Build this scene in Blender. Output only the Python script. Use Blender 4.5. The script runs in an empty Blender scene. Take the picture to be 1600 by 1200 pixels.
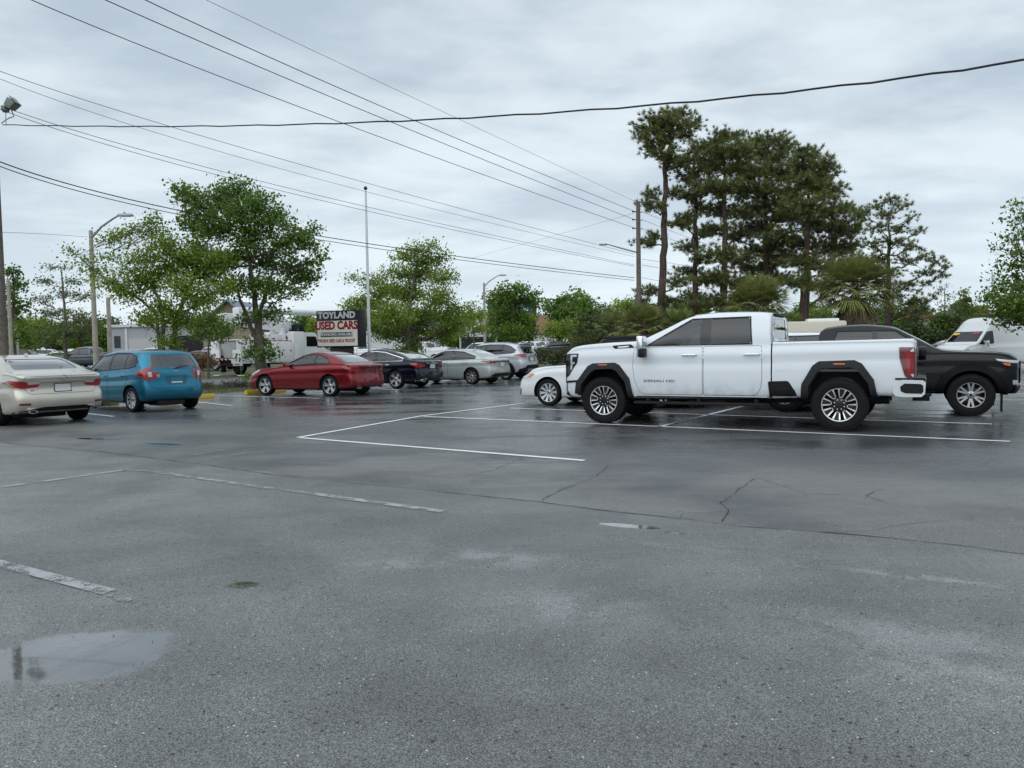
import bpy, bmesh, math, random
import numpy as np
from mathutils import Vector, Matrix
from mathutils.bvhtree import BVHTree
D = bpy.data
SC = bpy.context.scene
random.seed(7); rng = np.random.default_rng(7)
rad = math.radians

# ------------------------------------------------------------ camera
F = 1202.0; H = 1.42; PIT = math.atan(56 / F); ROL = rad(0.9)
cp, sp_, cr, sr = math.cos(PIT), math.sin(PIT), math.cos(ROL), math.sin(ROL)
FW = Vector((0, cp, -sp_)); RT = Vector((cr, -sr * sp_, -sr * cp)); UP = Vector((sr, cr * sp_, cr * cp))
cam = D.cameras.new('camera'); camo = D.objects.new('camera', cam); SC.collection.objects.link(camo)
camo.matrix_world = Matrix(((RT.x, UP.x, -FW.x, 0), (RT.y, UP.y, -FW.y, 0), (RT.z, UP.z, -FW.z, H), (0, 0, 0, 1)))
cam.sensor_width = 36; cam.lens = 36 * F / 1600; cam.clip_start = .05; cam.clip_end = 3000
SC.camera = camo

# ------------------------------------------------------------ world and sun
SUN_EL, SUN_AZ = rad(52), rad(205)          # behind the camera, slightly left
SC.view_settings.view_transform = 'Standard'; SC.view_settings.look = 'None'
SC.view_settings.exposure = 0.25; SC.view_settings.gamma = 1
W = D.worlds.new('World'); SC.world = W; W.use_nodes = True
nt = W.node_tree; nt.nodes.clear(); L = nt.links

class N:
    """tiny node helper"""
    def __init__(s, tree): s.t = tree
    def __call__(s, kind, ins=None, **props):
        n = s.t.nodes.new(kind)
        for k, v in props.items(): setattr(n, k, v)
        for k, v in (ins or {}).items():
            if isinstance(v, bpy.types.NodeSocket): s.t.links.new(v, n.inputs[k])
            else: n.inputs[k].default_value = v
        return n
    def m(s, op, a, b=None, c=None, clamp=False):
        n = s.t.nodes.new('ShaderNodeMath'); n.operation = op; n.use_clamp = clamp
        for i, v in enumerate((a, b, c)):
            if v is None: continue
            if isinstance(v, bpy.types.NodeSocket): s.t.links.new(v, n.inputs[i])
            else: n.inputs[i].default_value = v
        return n.outputs[0]
    def mix(s, f, a, b, mode='MIX'):
        n = s.t.nodes.new('ShaderNodeMix'); n.data_type = 'RGBA'; n.blend_type = mode
        for i, v in ((0, f), (6, a), (7, b)):
            if isinstance(v, bpy.types.NodeSocket): s.t.links.new(v, n.inputs[i])
            else: n.inputs[i].default_value = v if i == 0 or len(v) == 4 else (*v, 1)
        return n.outputs[2]
    def noise(s, vec, scale, detail=4, rough=.55, dist=0.0):
        n = s('ShaderNodeTexNoise', {'Scale': scale, 'Detail': detail, 'Roughness': rough, 'Distortion': dist})
        if vec is not None: s.t.links.new(vec, n.inputs['Vector'])
        return n.outputs['Fac']
    def ramp(s, f, a, b, lo=0.0, hi=1.0):
        n = s.t.nodes.new('ShaderNodeMapRange'); n.interpolation_type = 'SMOOTHSTEP'
        for k, v in (('Value', f), ('From Min', a), ('From Max', b), ('To Min', lo), ('To Max', hi)):
            if isinstance(v, bpy.types.NodeSocket): s.t.links.new(v, n.inputs[k])
            else: n.inputs[k].default_value = v
        return n.outputs[0]

g = N(nt)
tc = g('ShaderNodeTexCoord'); sep = g('ShaderNodeSeparateXYZ', {0: tc.outputs['Generated']})
den = g.m('ADD', g.m('MAXIMUM', sep.outputs[2], 0.0), 0.13)
cv = g('ShaderNodeCombineXYZ', {0: g.m('DIVIDE', sep.outputs[0], den), 1: g.m('DIVIDE', sep.outputs[1], den), 2: 0.0})
mp = g('ShaderNodeMapping', {'Vector': cv.outputs[0], 'Location': (3.1, 0.4, 0), 'Rotation': (0, 0, rad(-28)), 'Scale': (.75, 1.0, 1)})
c1 = g.noise(mp.outputs[0], .8, 4, .46, .15)
c2 = g.noise(mp.outputs[0], 4.2, 5, .55, .2)
cl = g.ramp(g.m('ADD', g.m('MULTIPLY', c1, .70), g.m('MULTIPLY', c2, .30)), .36, .62)
cloud = g.mix(cl, (.42, .50, .58), (.69, .77, .825))
hor = g.ramp(sep.outputs[2], 0.02, .30, 1.0, 0.0)
cloud = g.mix(g.m('MULTIPLY', hor, .6), cloud, (.72, .815, .88))
# the cloud deck is brighter towards the hidden sun, behind the camera, raised there to light the truck side
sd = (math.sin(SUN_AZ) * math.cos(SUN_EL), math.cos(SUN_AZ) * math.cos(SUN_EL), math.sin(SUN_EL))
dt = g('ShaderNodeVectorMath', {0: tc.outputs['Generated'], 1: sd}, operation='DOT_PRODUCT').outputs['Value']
br = g.m('MULTIPLY', g.ramp(dt, .45, 1.0, 1.0, 1.9), g.m('SUBTRACT', 1.0, g.m('MULTIPLY', g.ramp(sep.outputs[1], .1, -.5, 0.0, .6), g.ramp(sep.outputs[2], .05, .4, 1.0, 0.0))))  # low unseen sky behind the camera is dimmed to darken car reflections
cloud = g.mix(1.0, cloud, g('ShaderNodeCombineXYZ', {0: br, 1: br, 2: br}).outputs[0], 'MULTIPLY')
sky = g('ShaderNodeTexSky', sky_type='NISHITA', sun_disc=False)
sky.sun_elevation = SUN_EL; sky.sun_rotation = SUN_AZ
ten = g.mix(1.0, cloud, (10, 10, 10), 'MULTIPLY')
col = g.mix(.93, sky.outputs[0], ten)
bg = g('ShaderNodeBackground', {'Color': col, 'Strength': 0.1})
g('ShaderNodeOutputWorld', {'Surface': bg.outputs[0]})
sun = D.lights.new('sun', 'SUN'); sun.energy = 0.75; sun.angle = rad(100); sun.color = (1, .97, .93)
suno = D.objects.new('sun', sun); SC.collection.objects.link(suno)
suno.rotation_euler = Vector(sd).to_track_quat('Z', 'Y').to_euler()

# ------------------------------------------------------------ picture -> place
def ray(px, py): return FW + RT * ((px - 800) / F) + UP * ((600 - py) / F)
def P(px, py, Y):
    d = ray(px, py); t = Y / d.y; return Vector((d.x * t, Y, H + d.z * t))
def G(px, py, z=0.0):
    d = ray(px, py); t = (z - H) / d.z; return Vector((d.x * t, d.y * t, z))
def gz(y): return 0.0 if y < 46 else min((y - 46) * .0095, .95)

# ------------------------------------------------------------ object helpers
def link(o, parent=None):
    SC.collection.objects.link(o)
    if parent is not None: o.parent = parent
    return o
def tag(o, label=None, cat=None, group=None, kind=None):
    if label: o['label'] = label
    if cat: o['category'] = cat
    if group: o['group'] = group
    if kind: o['kind'] = kind
    return o
def thing(name, label, cat, loc=(0, 0, 0), rz=0.0, group=None):
    o = link(D.objects.new(name, None)); o.location = loc; o.rotation_euler = (0, 0, rz)
    o.empty_display_size = .2
    return tag(o, label, cat, group)
def copy_tree(o, parent=None):
    c = o.copy(); SC.collection.objects.link(c); c.parent = parent
    for ch in list(o.children): copy_tree(ch, c)
    return c
def smooth(me, ang=35):
    me.shade_smooth()
    if ang: me.set_sharp_from_angle(angle=rad(ang))
class MB:
    """collects shapes, then becomes one mesh object"""
    def __init__(s): s.bm = bmesh.new()
    def box(s, c, d, rz=0.0, bev=0.0, rot=None, mi=0, taper=1.0):
        r = bmesh.ops.create_cube(s.bm, size=1.0)['verts']
        for v in r:
            v.co.x *= d[0] * (taper if v.co.z > 0 else 1); v.co.y *= d[1] * (taper if v.co.z > 0 else 1); v.co.z *= d[2]
        fs = list({f for v in r for f in v.link_faces})
        if bev:
            es = list({e for v in r for e in v.link_edges})
            q = bmesh.ops.bevel(s.bm, geom=es, offset=bev, segments=2, profile=.6, affect='EDGES')
            r = list({v for f in q['faces'] for v in f.verts} | {v for v in r if v.is_valid})
            fs = list({f for v in r for f in v.link_faces})
        M = Matrix.Translation(c) @ (rot.to_4x4() if rot else Matrix.Rotation(rz, 4, 'Z'))
        bmesh.ops.transform(s.bm, matrix=M, verts=r)
        for f in fs: f.material_index = mi
        return s
    def prism(s, pts, axis, a, b, mi=0):
        """2D outline pts extruded along axis from a to b. axis y: pts=(x,z); x: (y,z); z: (x,y)"""
        f = {'y': lambda p, t: (p[0], t, p[1]), 'x': lambda p, t: (t, p[0], p[1]), 'z': lambda p, t: (p[0], p[1], t)}[axis]
        A = [s.bm.verts.new(f(p, a)) for p in pts]; B = [s.bm.verts.new(f(p, b)) for p in pts]
        n = len(pts); fs = [s.bm.faces.new(A), s.bm.faces.new(B[::-1])]
        for i in range(n): fs.append(s.bm.faces.new((A[i], B[i], B[(i + 1) % n], A[(i + 1) % n])))
        for q in fs: q.material_index = mi
        bmesh.ops.recalc_face_normals(s.bm, faces=fs)
        return s
    def tube(s, pts, rads, n=8, mi=0, cap=True):
        pts = [Vector(p) for p in pts]
        if not hasattr(rads, '__len__'): rads = [rads] * len(pts)
        rings = []; ref = None
        for i, p in enumerate(pts):
            t = (pts[min(i + 1, len(pts) - 1)] - pts[max(i - 1, 0)]).normalized()
            if ref is None: ref = t.orthogonal().normalized()
            ref = (ref - t * ref.dot(t)); ref = ref.normalized() if ref.length > 1e-4 else t.orthogonal().normalized()
            b = t.cross(ref)
            rings.append([s.bm.verts.new(p + (ref * math.cos(2 * math.pi * k / n) + b * math.sin(2 * math.pi * k / n)) * rads[i]) for k in range(n)])
        fs = []
        for a, b in zip(rings, rings[1:]):
            for k in range(n): fs.append(s.bm.faces.new((a[k], a[(k + 1) % n], b[(k + 1) % n], b[k])))
        if cap: fs.append(s.bm.faces.new(rings[0][::-1])); fs.append(s.bm.faces.new(rings[-1]))
        for f in fs: f.material_index = mi
        return s
    def lathe(s, prof, n=32, axis='y', c=(0, 0, 0), mi=0, closed=True):
        """prof = [(radius, height along axis)]"""
        rings = []; c = Vector(c)
        for r, h in prof:
            ring = []
            for k in range(n):
                a = 2 * math.pi * k / n; u, v = r * math.cos(a), r * math.sin(a)
                ring.append(s.bm.verts.new(c + Vector({'y': (u, h, v), 'z': (u, v, h), 'x': (h, u, v)}[axis])))
            rings.append(ring)
        fs = []
        prs = list(zip(rings, rings[1:])) + ([(rings[-1], rings[0])] if closed else [])
        for a, b in prs:
            for k in range(n): fs.append(s.bm.faces.new((a[k], a[(k + 1) % n], b[(k + 1) % n], b[k])))
        if not closed:
            fs.append(s.bm.faces.new(rings[0][::-1])); fs.append(s.bm.faces.new(rings[-1]))
        for f in fs: f.material_index = mi
        bmesh.ops.recalc_face_normals(s.bm, faces=fs)
        return s
    def quad(s, a, b, c, d, mi=0):
        f = s.bm.faces.new([s.bm.verts.new(Vector(p)) for p in (a, b, c, d)]); f.material_index = mi; return s
    def build(s, name, mats, parent=None, ang=35, loc=None):
        me = D.meshes.new(name); s.bm.to_mesh(me); s.bm.free()
        for m in (mats if isinstance(mats, (list, tuple)) else [mats]): me.materials.append(m)
        if ang: smooth(me, ang)
        o = link(D.objects.new(name, me), parent)
        if loc is not None: o.location = loc
        return o
def np_mesh(name, V, Fc, mats, parent=None, shade=None, smooth_=False):
    V = np.asarray(V, dtype=np.float32).reshape(-1, 3); Fc = np.asarray(Fc, dtype=np.int32); k = Fc.shape[1]
    me = D.meshes.new(name); me.vertices.add(len(V)); me.vertices.foreach_set('co', V.ravel())
    me.loops.add(Fc.size); me.loops.foreach_set('vertex_index', Fc.ravel())
    me.polygons.add(len(Fc)); me.polygons.foreach_set('loop_start', np.arange(len(Fc), dtype=np.int32) * k)
    me.polygons.foreach_set('loop_total', np.full(len(Fc), k, dtype=np.int32))
    me.update(calc_edges=True)
    for m in (mats if isinstance(mats, (list, tuple)) else [mats]): me.materials.append(m)
    if shade is not None:
        at = me.attributes.new('shade', 'FLOAT', 'FACE'); at.data.foreach_set('value', np.asarray(shade, dtype=np.float32))
    me.validate()
    return link(D.objects.new(name, me), parent)

# ------------------------------------------------------------ materials
def mat(name, col, rough=.5, metal=0.0, coat=0.0, spec=.5, bump=None, var=None, emit=None, coatr=.03):
    m = D.materials.new(name); m.use_nodes = True; t = m.node_tree; b = t.nodes['Principled BSDF']; n = N(t)
    b.inputs['Base Color'].default_value = (*col, 1); b.inputs['Roughness'].default_value = rough
    b.inputs['Metallic'].default_value = metal; b.inputs['Coat Weight'].default_value = coat
    b.inputs['Coat Roughness'].default_value = coatr; b.inputs['Specular IOR Level'].default_value = spec
    pos = n('ShaderNodeTexCoord').outputs['Object']
    if var:                       # (scale, amount, second colour)
        f = n.ramp(n.noise(pos, var[0], 5, .6), .35, .7, 0, var[1])
        t.links.new(n.mix(f, col, var[2]), b.inputs['Base Color'])
    if bump:
        bn = n('ShaderNodeBump', {'Strength': bump[1], 'Height': n.noise(pos, bump[0], 4, .6), 'Distance': bump[2] if len(bump) > 2 else .01})
        t.links.new(bn.outputs[0], b.inputs['Normal'])
    if emit: b.inputs['Emission Color'].default_value = (*col, 1); b.inputs['Emission Strength'].default_value = emit
    return m
def paint(name, col, metal=0.0, rough=.32, coat=1.0, zd=(.25, .75)):
    """clear-coated car paint with road film low down and a faint orange peel"""
    m = D.materials.new(name); m.use_nodes = True; t = m.node_tree; b = t.nodes['Principled BSDF']; n = N(t)
    tcn = n('ShaderNodeTexCoord').outputs['Object']; z = n('ShaderNodeSeparateXYZ', {0: tcn}).outputs[2]
    dirt = n.m('MULTIPLY', n.ramp(z, zd[0], zd[1], .75, 0), n.ramp(n.noise(tcn, 5, 5, .6), .35, .7, .2, 1))
    t.links.new(n.mix(dirt, col, tuple(c * .7 + .012 for c in col)), b.inputs['Base Color'])
    t.links.new(n.m('ADD', n.m('MULTIPLY', dirt, .25), rough), b.inputs['Roughness'])
    b.inputs['Metallic'].default_value = metal
    b.inputs['Coat Weight'].default_value = coat; b.inputs['Coat Roughness'].default_value = .04; b.inputs['Specular IOR Level'].default_value = .15
    return m
def glass(name, tint, refl=1.0, rough=.02):
    m = D.materials.new(name); m.use_nodes = True; t = m.node_tree; t.nodes.clear(); n = N(t)
    tr = n('ShaderNodeBsdfTransparent', {'Color': (*tint, 1)}); gl = n('ShaderNodeBsdfGlossy', {'Color': (1, 1, 1, 1), 'Roughness': rough})
    fr = n.m('MULTIPLY', n('ShaderNodeFresnel', {'IOR': 1.62}).outputs[0], refl, clamp=True)
    mx = n('ShaderNodeMixShader', {0: fr, 1: tr.outputs[0], 2: gl.outputs[0]})
    n('ShaderNodeOutputMaterial', {'Surface': mx.outputs[0]}); return m
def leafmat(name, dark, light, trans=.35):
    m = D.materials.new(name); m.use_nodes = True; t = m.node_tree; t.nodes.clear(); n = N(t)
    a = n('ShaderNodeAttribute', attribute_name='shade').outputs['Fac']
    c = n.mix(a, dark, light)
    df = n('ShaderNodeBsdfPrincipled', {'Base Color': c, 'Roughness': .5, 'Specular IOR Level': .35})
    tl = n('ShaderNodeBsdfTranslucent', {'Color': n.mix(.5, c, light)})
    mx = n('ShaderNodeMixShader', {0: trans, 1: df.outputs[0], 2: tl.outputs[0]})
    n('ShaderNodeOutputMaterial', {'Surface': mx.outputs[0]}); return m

RUB = mat('tyre rubber', (.007, .007, .008), .7, spec=.22, bump=(60, .3))
DARK = mat('dark well', (.006, .006, .007), .9)
FLARE = mat('grained arch plastic', (.020, .023, .026), .6, spec=.3)
TRIM = mat('black trim', (.006, .006, .007), .5, spec=.3)
GLOSSBLK = mat('gloss black', (.004, .004, .005), .15, coat=.3)
CHROME = mat('chrome', (.75, .77, .8), .12, 1.0)
ALLOY = mat('alloy', (.58, .6, .62), .3, .85)
RIMDARK = mat('dark rim barrel', (.012, .012, .013), .5, .3)
INTER = mat('cabin trim', (.035, .033, .03), .8)
SEATM = mat('seat fabric', (.08, .072, .062), .8)
REDL = mat('red lens', (.27, .004, .008), .12, coat=1)
REDD = mat('dark red lens', (.13, .004, .008), .15, coat=1)
CLEARL = mat('clear lens', (.5, .52, .54), .12, .3, coat=1)
AMBER = mat('amber lens', (.75, .16, .02), .2, coat=1)
PLATE = mat('pale plate', (.6, .6, .58), .4)
WHITEP = mat('plain white', (.75, .76, .76), .4)
GCLR = glass('clear glass', (.62, .72, .68), 1.2)
GTINT = glass('tinted glass', (.055, .06, .062), 1.2)
GMID = glass('green glass', (.35, .43, .40), 1.3)
GREAR = glass('rear glass', (.22, .26, .26), 2.4)

# ------------------------------------------------------------ asphalt lot
SA, SB = G(0, 692), G(1600, 868)
sdir = (SB - SA).normalized(); snor = Vector((-sdir.y, sdir.x, 0))
def asphalt(name, base, wet0, main=True):
    m = D.materials.new(name); m.use_nodes = True; t = m.node_tree; b = t.nodes['Principled BSDF']; n = N(t)
    pos = n('ShaderNodeNewGeometry').outputs['Position']
    big = n.noise(pos, .22, 5, .55, .6); med = n.noise(pos, 1.3, 5, .6, .4); fine = n.noise(pos, 85, 3, .7)
    cob = n.noise(pos, 230, 2, .6)
    # streaks where water runs, long across the lot
    mps = n('ShaderNodeMapping', {'Vector': pos, 'Rotation': (0, 0, rad(-20)), 'Scale': (.18, .75, 1)}).outputs[0]
    streak = n.noise(mps, 1.0, 5, .6, .8)
    rel = n('ShaderNodeVectorMath', {0: pos, 1: tuple(-SA)}, operation='ADD').outputs[0]
    wob = n.m('MULTIPLY', n.m('SUBTRACT', n.noise(pos, 1.6, 3), .5), .25)
    side = n.m('ADD', n('ShaderNodeVectorMath', {0: rel, 1: tuple(snor)}, operation='DOT_PRODUCT').outputs['Value'], wob)
    beyond = n.ramp(side, -.02, .02)
    far = n.ramp(side, 4.0, 9.0)
    # aggregate specks
    v1 = n('ShaderNodeTexVoronoi', {'Vector': pos, 'Scale': 62.0, 'Randomness': 1.0}, feature='F1')
    sepc = n('ShaderNodeSeparateColor', {0: v1.outputs['Color']})
    core = n.ramp(v1.outputs['Distance'], .18, .34, 1, 0)
    white = n.m('MULTIPLY', core, n.m('GREATER_THAN', sepc.outputs[0], .982))
    v2 = n('ShaderNodeTexVoronoi', {'Vector': pos, 'Scale': 33.0}, feature='F1')
    sep2 = n('ShaderNodeSeparateColor', {0: v2.outputs['Color']})
    black = n.m('MULTIPLY', n.ramp(v2.outputs['Distance'], .2, .38, 1, 0), n.m('GREATER_THAN', sep2.outputs[1], n.ramp(med, .35, .7, .985, .90)))
    v3 = n('ShaderNodeTexVoronoi', {'Vector': pos, 'Scale': 210.0}, feature='F1')
    grit = n('ShaderNodeSeparateColor', {0: v3.outputs['Color']}).outputs[2]
    c0 = n.mix(n.m('POWER', grit, 1.3), tuple(x * .42 for x in base), tuple(x * 2.25 for x in base))
    c0 = n.mix(1.0, c0, n('ShaderNodeCombineXYZ', {0: n.ramp(big, .36, .62, 1.12, .74), 1: n.ramp(big, .36, .62, 1.12, .745), 2: n.ramp(big, .36, .62, 1.12, .76)}).outputs[0], 'MULTIPLY'); c0 = n.mix(1.0, c0, n('ShaderNodeCombineXYZ', {0: n.ramp(med, .35, .65, 1.1, .82), 1: n.ramp(med, .35, .65, 1.1, .82), 2: n.ramp(med, .35, .65, 1.1, .82)}).outputs[0], 'MULTIPLY')
    old = n.mix(grit, (.055, .055, .052), (.235, .23, .215))
    new = n.mix(grit, (.028, .029, .031), (.115, .118, .121))
    patch = n.ramp(n.noise(pos, .42, 4, .6, .2), .36, .60)
    c1_ = n.mix(n.m('MULTIPLY', patch, n.m('SUBTRACT', 1.0, n.m('MULTIPLY', far, .6))), new, old)
    # the resealed black bays start a few metres past the seam
    c1_ = n.mix(n.ramp(side, 2.4, 4.0), c1_, new)
    c = n.mix(beyond, c0, c1_)
    c = n.mix(n.m('MULTIPLY', white, n.ramp(side, 1.0, 3.0, 1, 0)), c, (.62, .62, .6))
    c = n.mix(n.m('MULTIPLY', black, .85), c, (.008, .008, .009))
    # puddles
    def blob(px, py, ax, ay, rot, soft, warp=.35):
        q = G(px, py)
        mv = n('ShaderNodeMapping', {'Vector': pos, 'Location': (q.x, q.y, 0), 'Rotation': (0, 0, rot), 'Scale': (ax, ay, 1)}, vector_type='TEXTURE').outputs[0]
        sp = n('ShaderNodeSeparateXYZ', {0: mv})
        d = n.m('SQRT', n.m('ADD', n.m('POWER', sp.outputs[0], 2.0), n.m('POWER', sp.outputs[1], 2.0)))
        d = n.m('ADD', d, n.m('MULTIPLY', n.m('SUBTRACT', n.noise(pos, 4.0 if ax > .3 else 9, 6, .72), .5), warp * 2))
        return n.ramp(d, 1.0, 1.0 - soft)
    pud = None
    if main:
        for a in ((126, 1024, .50, .38, .1, .30, .45), (380, 914, .085, .07, 0, .25, .25), (985, 822, .28, .065, -.45, .12, .35), (1055, 833, .10, .03, -.45, .2, .3),
                  (155, 686, .55, .12, -.4, .2, .35), (255, 694, .4, .10, -.4, .2, .35)):
            q = blob(*a); pud = q if pud is None else n.m('MAXIMUM', pud, q)
        damp = None
        for a in ((1420, 900, 1.1, .13, -.5, .9, .35), (1330, 985, 1.7, .5, -.5, .9, .5), (1530, 1060, 1.1, .55, -.5, .9, .5), (770, 870, 1.0, .35, -.4, .95, .5), (900, 955, .8, .5, 0, .95, .5),
                  (1060, 855, .9, .12, -.5, .9, .4), (620, 880, .7, .3, 0, .95, .5)):
            q = blob(*a); damp = q if damp is None else n.m('MAXIMUM', damp, q)
        brown = blob(380, 914, .11, .09, 0, .35, .3)
    b.inputs['Specular IOR Level'].default_value = .5
    wetn = n.ramp(n.m('ADD', n.m('MULTIPLY', streak, .7), n.m('MULTIPLY', med, .3)), .40, .60)
    rnear = n.m('SUBTRACT', wet0, n.m('MULTIPLY', wetn, .24))
    rfar = n.m('SUBTRACT', .36, n.m('MULTIPLY', wetn, .25))
    r = n.m('ADD', n.m('MULTIPLY', rnear, n.m('SUBTRACT', 1.0, n.ramp(side, 1.5, 7.0))), n.m('MULTIPLY', rfar, n.ramp(side, 1.5, 7.0)))
    bumps = n.m('ADD', n.m('MULTIPLY', fine, .5), n.m('MULTIPLY', cob, .5))
    bs = n.ramp(side, 1.5, 9.0, .75, .07)
    bs = n.m('MULTIPLY', bs, n.m('SUBTRACT', 1.0, n.m('MULTIPLY', wetn, .35)))
    if pud is not None:
        damp = n.m('MULTIPLY', damp, n.ramp(n.noise(pos, 3.5, 5, .6, .5), .32, .55, .25, 1.0)); r = n.m('SUBTRACT', r, n.m('MULTIPLY', damp, .34)); t.links.new(n.m('MULTIPLY', pud, .9), b.inputs['Coat Weight'])
        inv = n.m('SUBTRACT', 1.0, pud)
        r = n.m('ADD', n.m('MULTIPLY', r, inv), n.m('MULTIPLY', pud, .03))
        bs = n.m('MULTIPLY', n.m('MULTIPLY', bs, n.m('SUBTRACT', 1.0, n.m('MULTIPLY', damp, .85))), n.m('ADD', n.m('MULTIPLY', inv, .97), .012))
        c = n.mix(n.m('MULTIPLY', pud, .8), c, (.075, .076, .075)); c = n.mix(n.m('MULTIPLY', brown, .9), c, (.030, .030, .010))
    bn = n('ShaderNodeBump', {'Strength': bs, 'Distance': .012, 'Height': bumps})
    rip = n('ShaderNodeBump', {'Strength': .05, 'Distance': .03, 'Height': n.noise(pos, 5.5, 3, .5), 'Normal': bn.outputs[0]})
    t.links.new(c, b.inputs['Base Color']); t.links.new(r, b.inputs['Roughness']); t.links.new(rip.outputs[0], b.inputs['Normal'])
    return m
ASPH = asphalt('wet asphalt', (.128, .129, .122), .54)
ROADM = mat('road asphalt', (.095, .097, .10), .4, var=(.8, 1, (.07, .07, .072)), bump=(80, .2))

# lot edge (towards the street) runs from near-left to far-right
EP, ED = Vector((-10.3, 26.6, 0)), Vector((.485, .875, 0)).normalized(); EN = Vector((-ED.y, ED.x, 0))   # EN points to the street
def E_(s, n, z=0.0): q = EP + ED * s + EN * n; return (q.x, q.y, z)

def sheet(name, pts, z, m, kind='structure', gridded=False):
    b = MB(); vs = [b.bm.verts.new((p[0], p[1], z + (gz(p[1]) if gridded else 0))) for p in pts]; f = b.bm.faces.new(vs)
    if f.normal.z < 0: f.normal_flip()
    return tag(b.build(name, m, ang=0), kind=kind)
def terrain():
    """one sheet to the horizon; rises very gently past the street"""
    xs = np.array([-1500, -700, -300, -150, -90, -60, -45, -30, -20, -10, 0, 10, 20, 30, 45, 60, 90, 150, 300, 700, 1500.])
    ys = np.array([-600, -200, -60, -20, 0, 20, 40, 46, 60, 80, 100, 120, 146, 170, 220, 320, 600, 1200, 2500.])
    V = [(x, y, gz(y) - .012) for y in ys for x in xs]; n = len(xs)
    Fc = [(j * n + i, j * n + i + 1, (j + 1) * n + i + 1, (j + 1) * n + i) for j in range(len(ys) - 1) for i in range(n - 1)]
    o = np_mesh('ground', V, Fc, GRASSM); return tag(o, kind='structure')
def grassmat():
    m = D.materials.new('grass ground'); m.use_nodes = True; t = m.node_tree; b = t.nodes['Principled BSDF']; n = N(t)
    pos = n('ShaderNodeNewGeometry').outputs['Position']
    a = n.noise(pos, .5, 5, .6); f = n.noise(pos, 14, 4, .7)
    c = n.mix(n.ramp(f, .3, .7), (.035, .05, .014), (.085, .098, .032))
    c = n.mix(n.ramp(a, .45, .65), c, (.12, .10, .055))
    t.links.new(c, b.inputs['Base Color']); b.inputs['Roughness'].default_value = .9
    bn = n('ShaderNodeBump', {'Strength': .8, 'Distance': .05, 'Height': f}); t.links.new(bn.outputs[0], b.inputs['Normal'])
    return m
GRASSM = grassmat()
terrain()
sheet('parking_lot', [(-60, -40), (60, -40), (60, 56), (14, 56), E_(29, 0), E_(-60, 0)], 0.0, ASPH)
sheet('street', [E_(-80, 6.0), E_(26, 6.0), E_(26, 12.5), E_(-80, 12.5)], 0.006, ROADM)
# far car parks
for name, pts in (('far_car_park', [(-95, 62), (-22, 62), (-30, 115), (-130, 115)]), ('far_car_park', [(-14, 66), (9, 66), (14, 118), (-22, 118)]),
                  ('far_car_park', [(36, 60), (90, 60), (120, 110), (44, 110)])):
    b = MB(); n = 10
    q = [Vector((p[0], p[1], 0)) for p in pts]
    for i in range(n):
        a0, a1 = q[0].lerp(q[3], i / n), q[0].lerp(q[3], (i + 1) / n); b0, b1 = q[1].lerp(q[2], i / n), q[1].lerp(q[2], (i + 1) / n)
        for v in (a0, a1, b0, b1): v.z = gz(v.y) + .035
        b.quad(a0, b0, b1, a1)
    tag(b.build(name, ROADM, ang=0), kind='structure')

def linemat(name, col, wear):
    m = D.materials.new(name); m.use_nodes = True; t = m.node_tree; b = t.nodes['Principled BSDF']; n = N(t)
    out = t.nodes['Material Output']; pos = n('ShaderNodeNewGeometry').outputs['Position']
    f = n.m('ADD', n.m('MULTIPLY', n.noise(pos, 5, 5, .7), .55), n.m('MULTIPLY', n.noise(pos, 90, 3, .7), .45))
    a = n.ramp(f, wear, wear + .09)
    b.inputs['Base Color'].default_value = (*col, 1); b.inputs['Roughness'].default_value = .35
    mx = n('ShaderNodeMixShader', {0: a, 1: n('ShaderNodeBsdfTransparent').outputs[0], 2: b.outputs[0]})
    t.links.new(mx.outputs[0], out.inputs['Surface']); return m
LINE = linemat('white line paint', (.80, .81, .82), .335); WORN = linemat('worn line paint', (.33, .335, .335), .43)
FAINT = linemat('faint line paint', (.26, .27, .27), .47)
CRACK = mat('crack', (.026, .026, .026), .8)
def ribbon(name, pts, w, z, m, jag=0.0, kind='structure', step=.12):
    pts = [Vector((p[0], p[1], 0)) for p in pts]; out = []
    for a, b in zip(pts, pts[1:]):
        k = max(1, int((b - a).length / step)) if jag else 1
        for i in range(k): out.append(a.lerp(b, i / k))
    out.append(pts[-1])
    if jag: out = [p + Vector((random.uniform(-1, 1), random.uniform(-1, 1), 0)) * jag for p in out]
    b = MB(); L_, R_ = [], []
    for i, p in enumerate(out):
        t = (out[min(i + 1, len(out) - 1)] - out[max(i - 1, 0)]).normalized(); nn = Vector((-t.y, t.x, 0))
        ww = w / 2 * (random.uniform(.2, 1.25) if jag else random.uniform(.97, 1.03))
        L_.append(b.bm.verts.new((p.x + nn.x * ww, p.y + nn.y * ww, z))); R_.append(b.bm.verts.new((p.x - nn.x * ww, p.y - nn.y * ww, z)))
    for i in range(len(out) - 1): b.bm.faces.new((L_[i], R_[i], R_[i + 1], L_[i + 1]))
    bmesh.ops.recalc_face_normals(b.bm, faces=b.bm.faces)
    return tag(b.build(name, m, ang=0), kind=kind)
def px(l): return [G(*p) for p in l]
for l in ([(465, 684), (660, 650), (826, 629.5)], [(469, 684.4), (913, 720)], [(662, 651), (1578, 690)], [(798, 638), (1550, 663)], [(1180, 632), (1470, 641.5)],
          [(1030, 667), (1160, 635)], [(340, 618.5), (500, 622.5)], [(296, 627), (362, 634)], [(128, 645.5), (178, 651)], [(10, 652), (104, 645)], [(576, 607), (624, 609.5)], [(690, 599), (735, 601)]):
    ribbon('road_marking', px(l), .10, .006, LINE)
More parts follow.
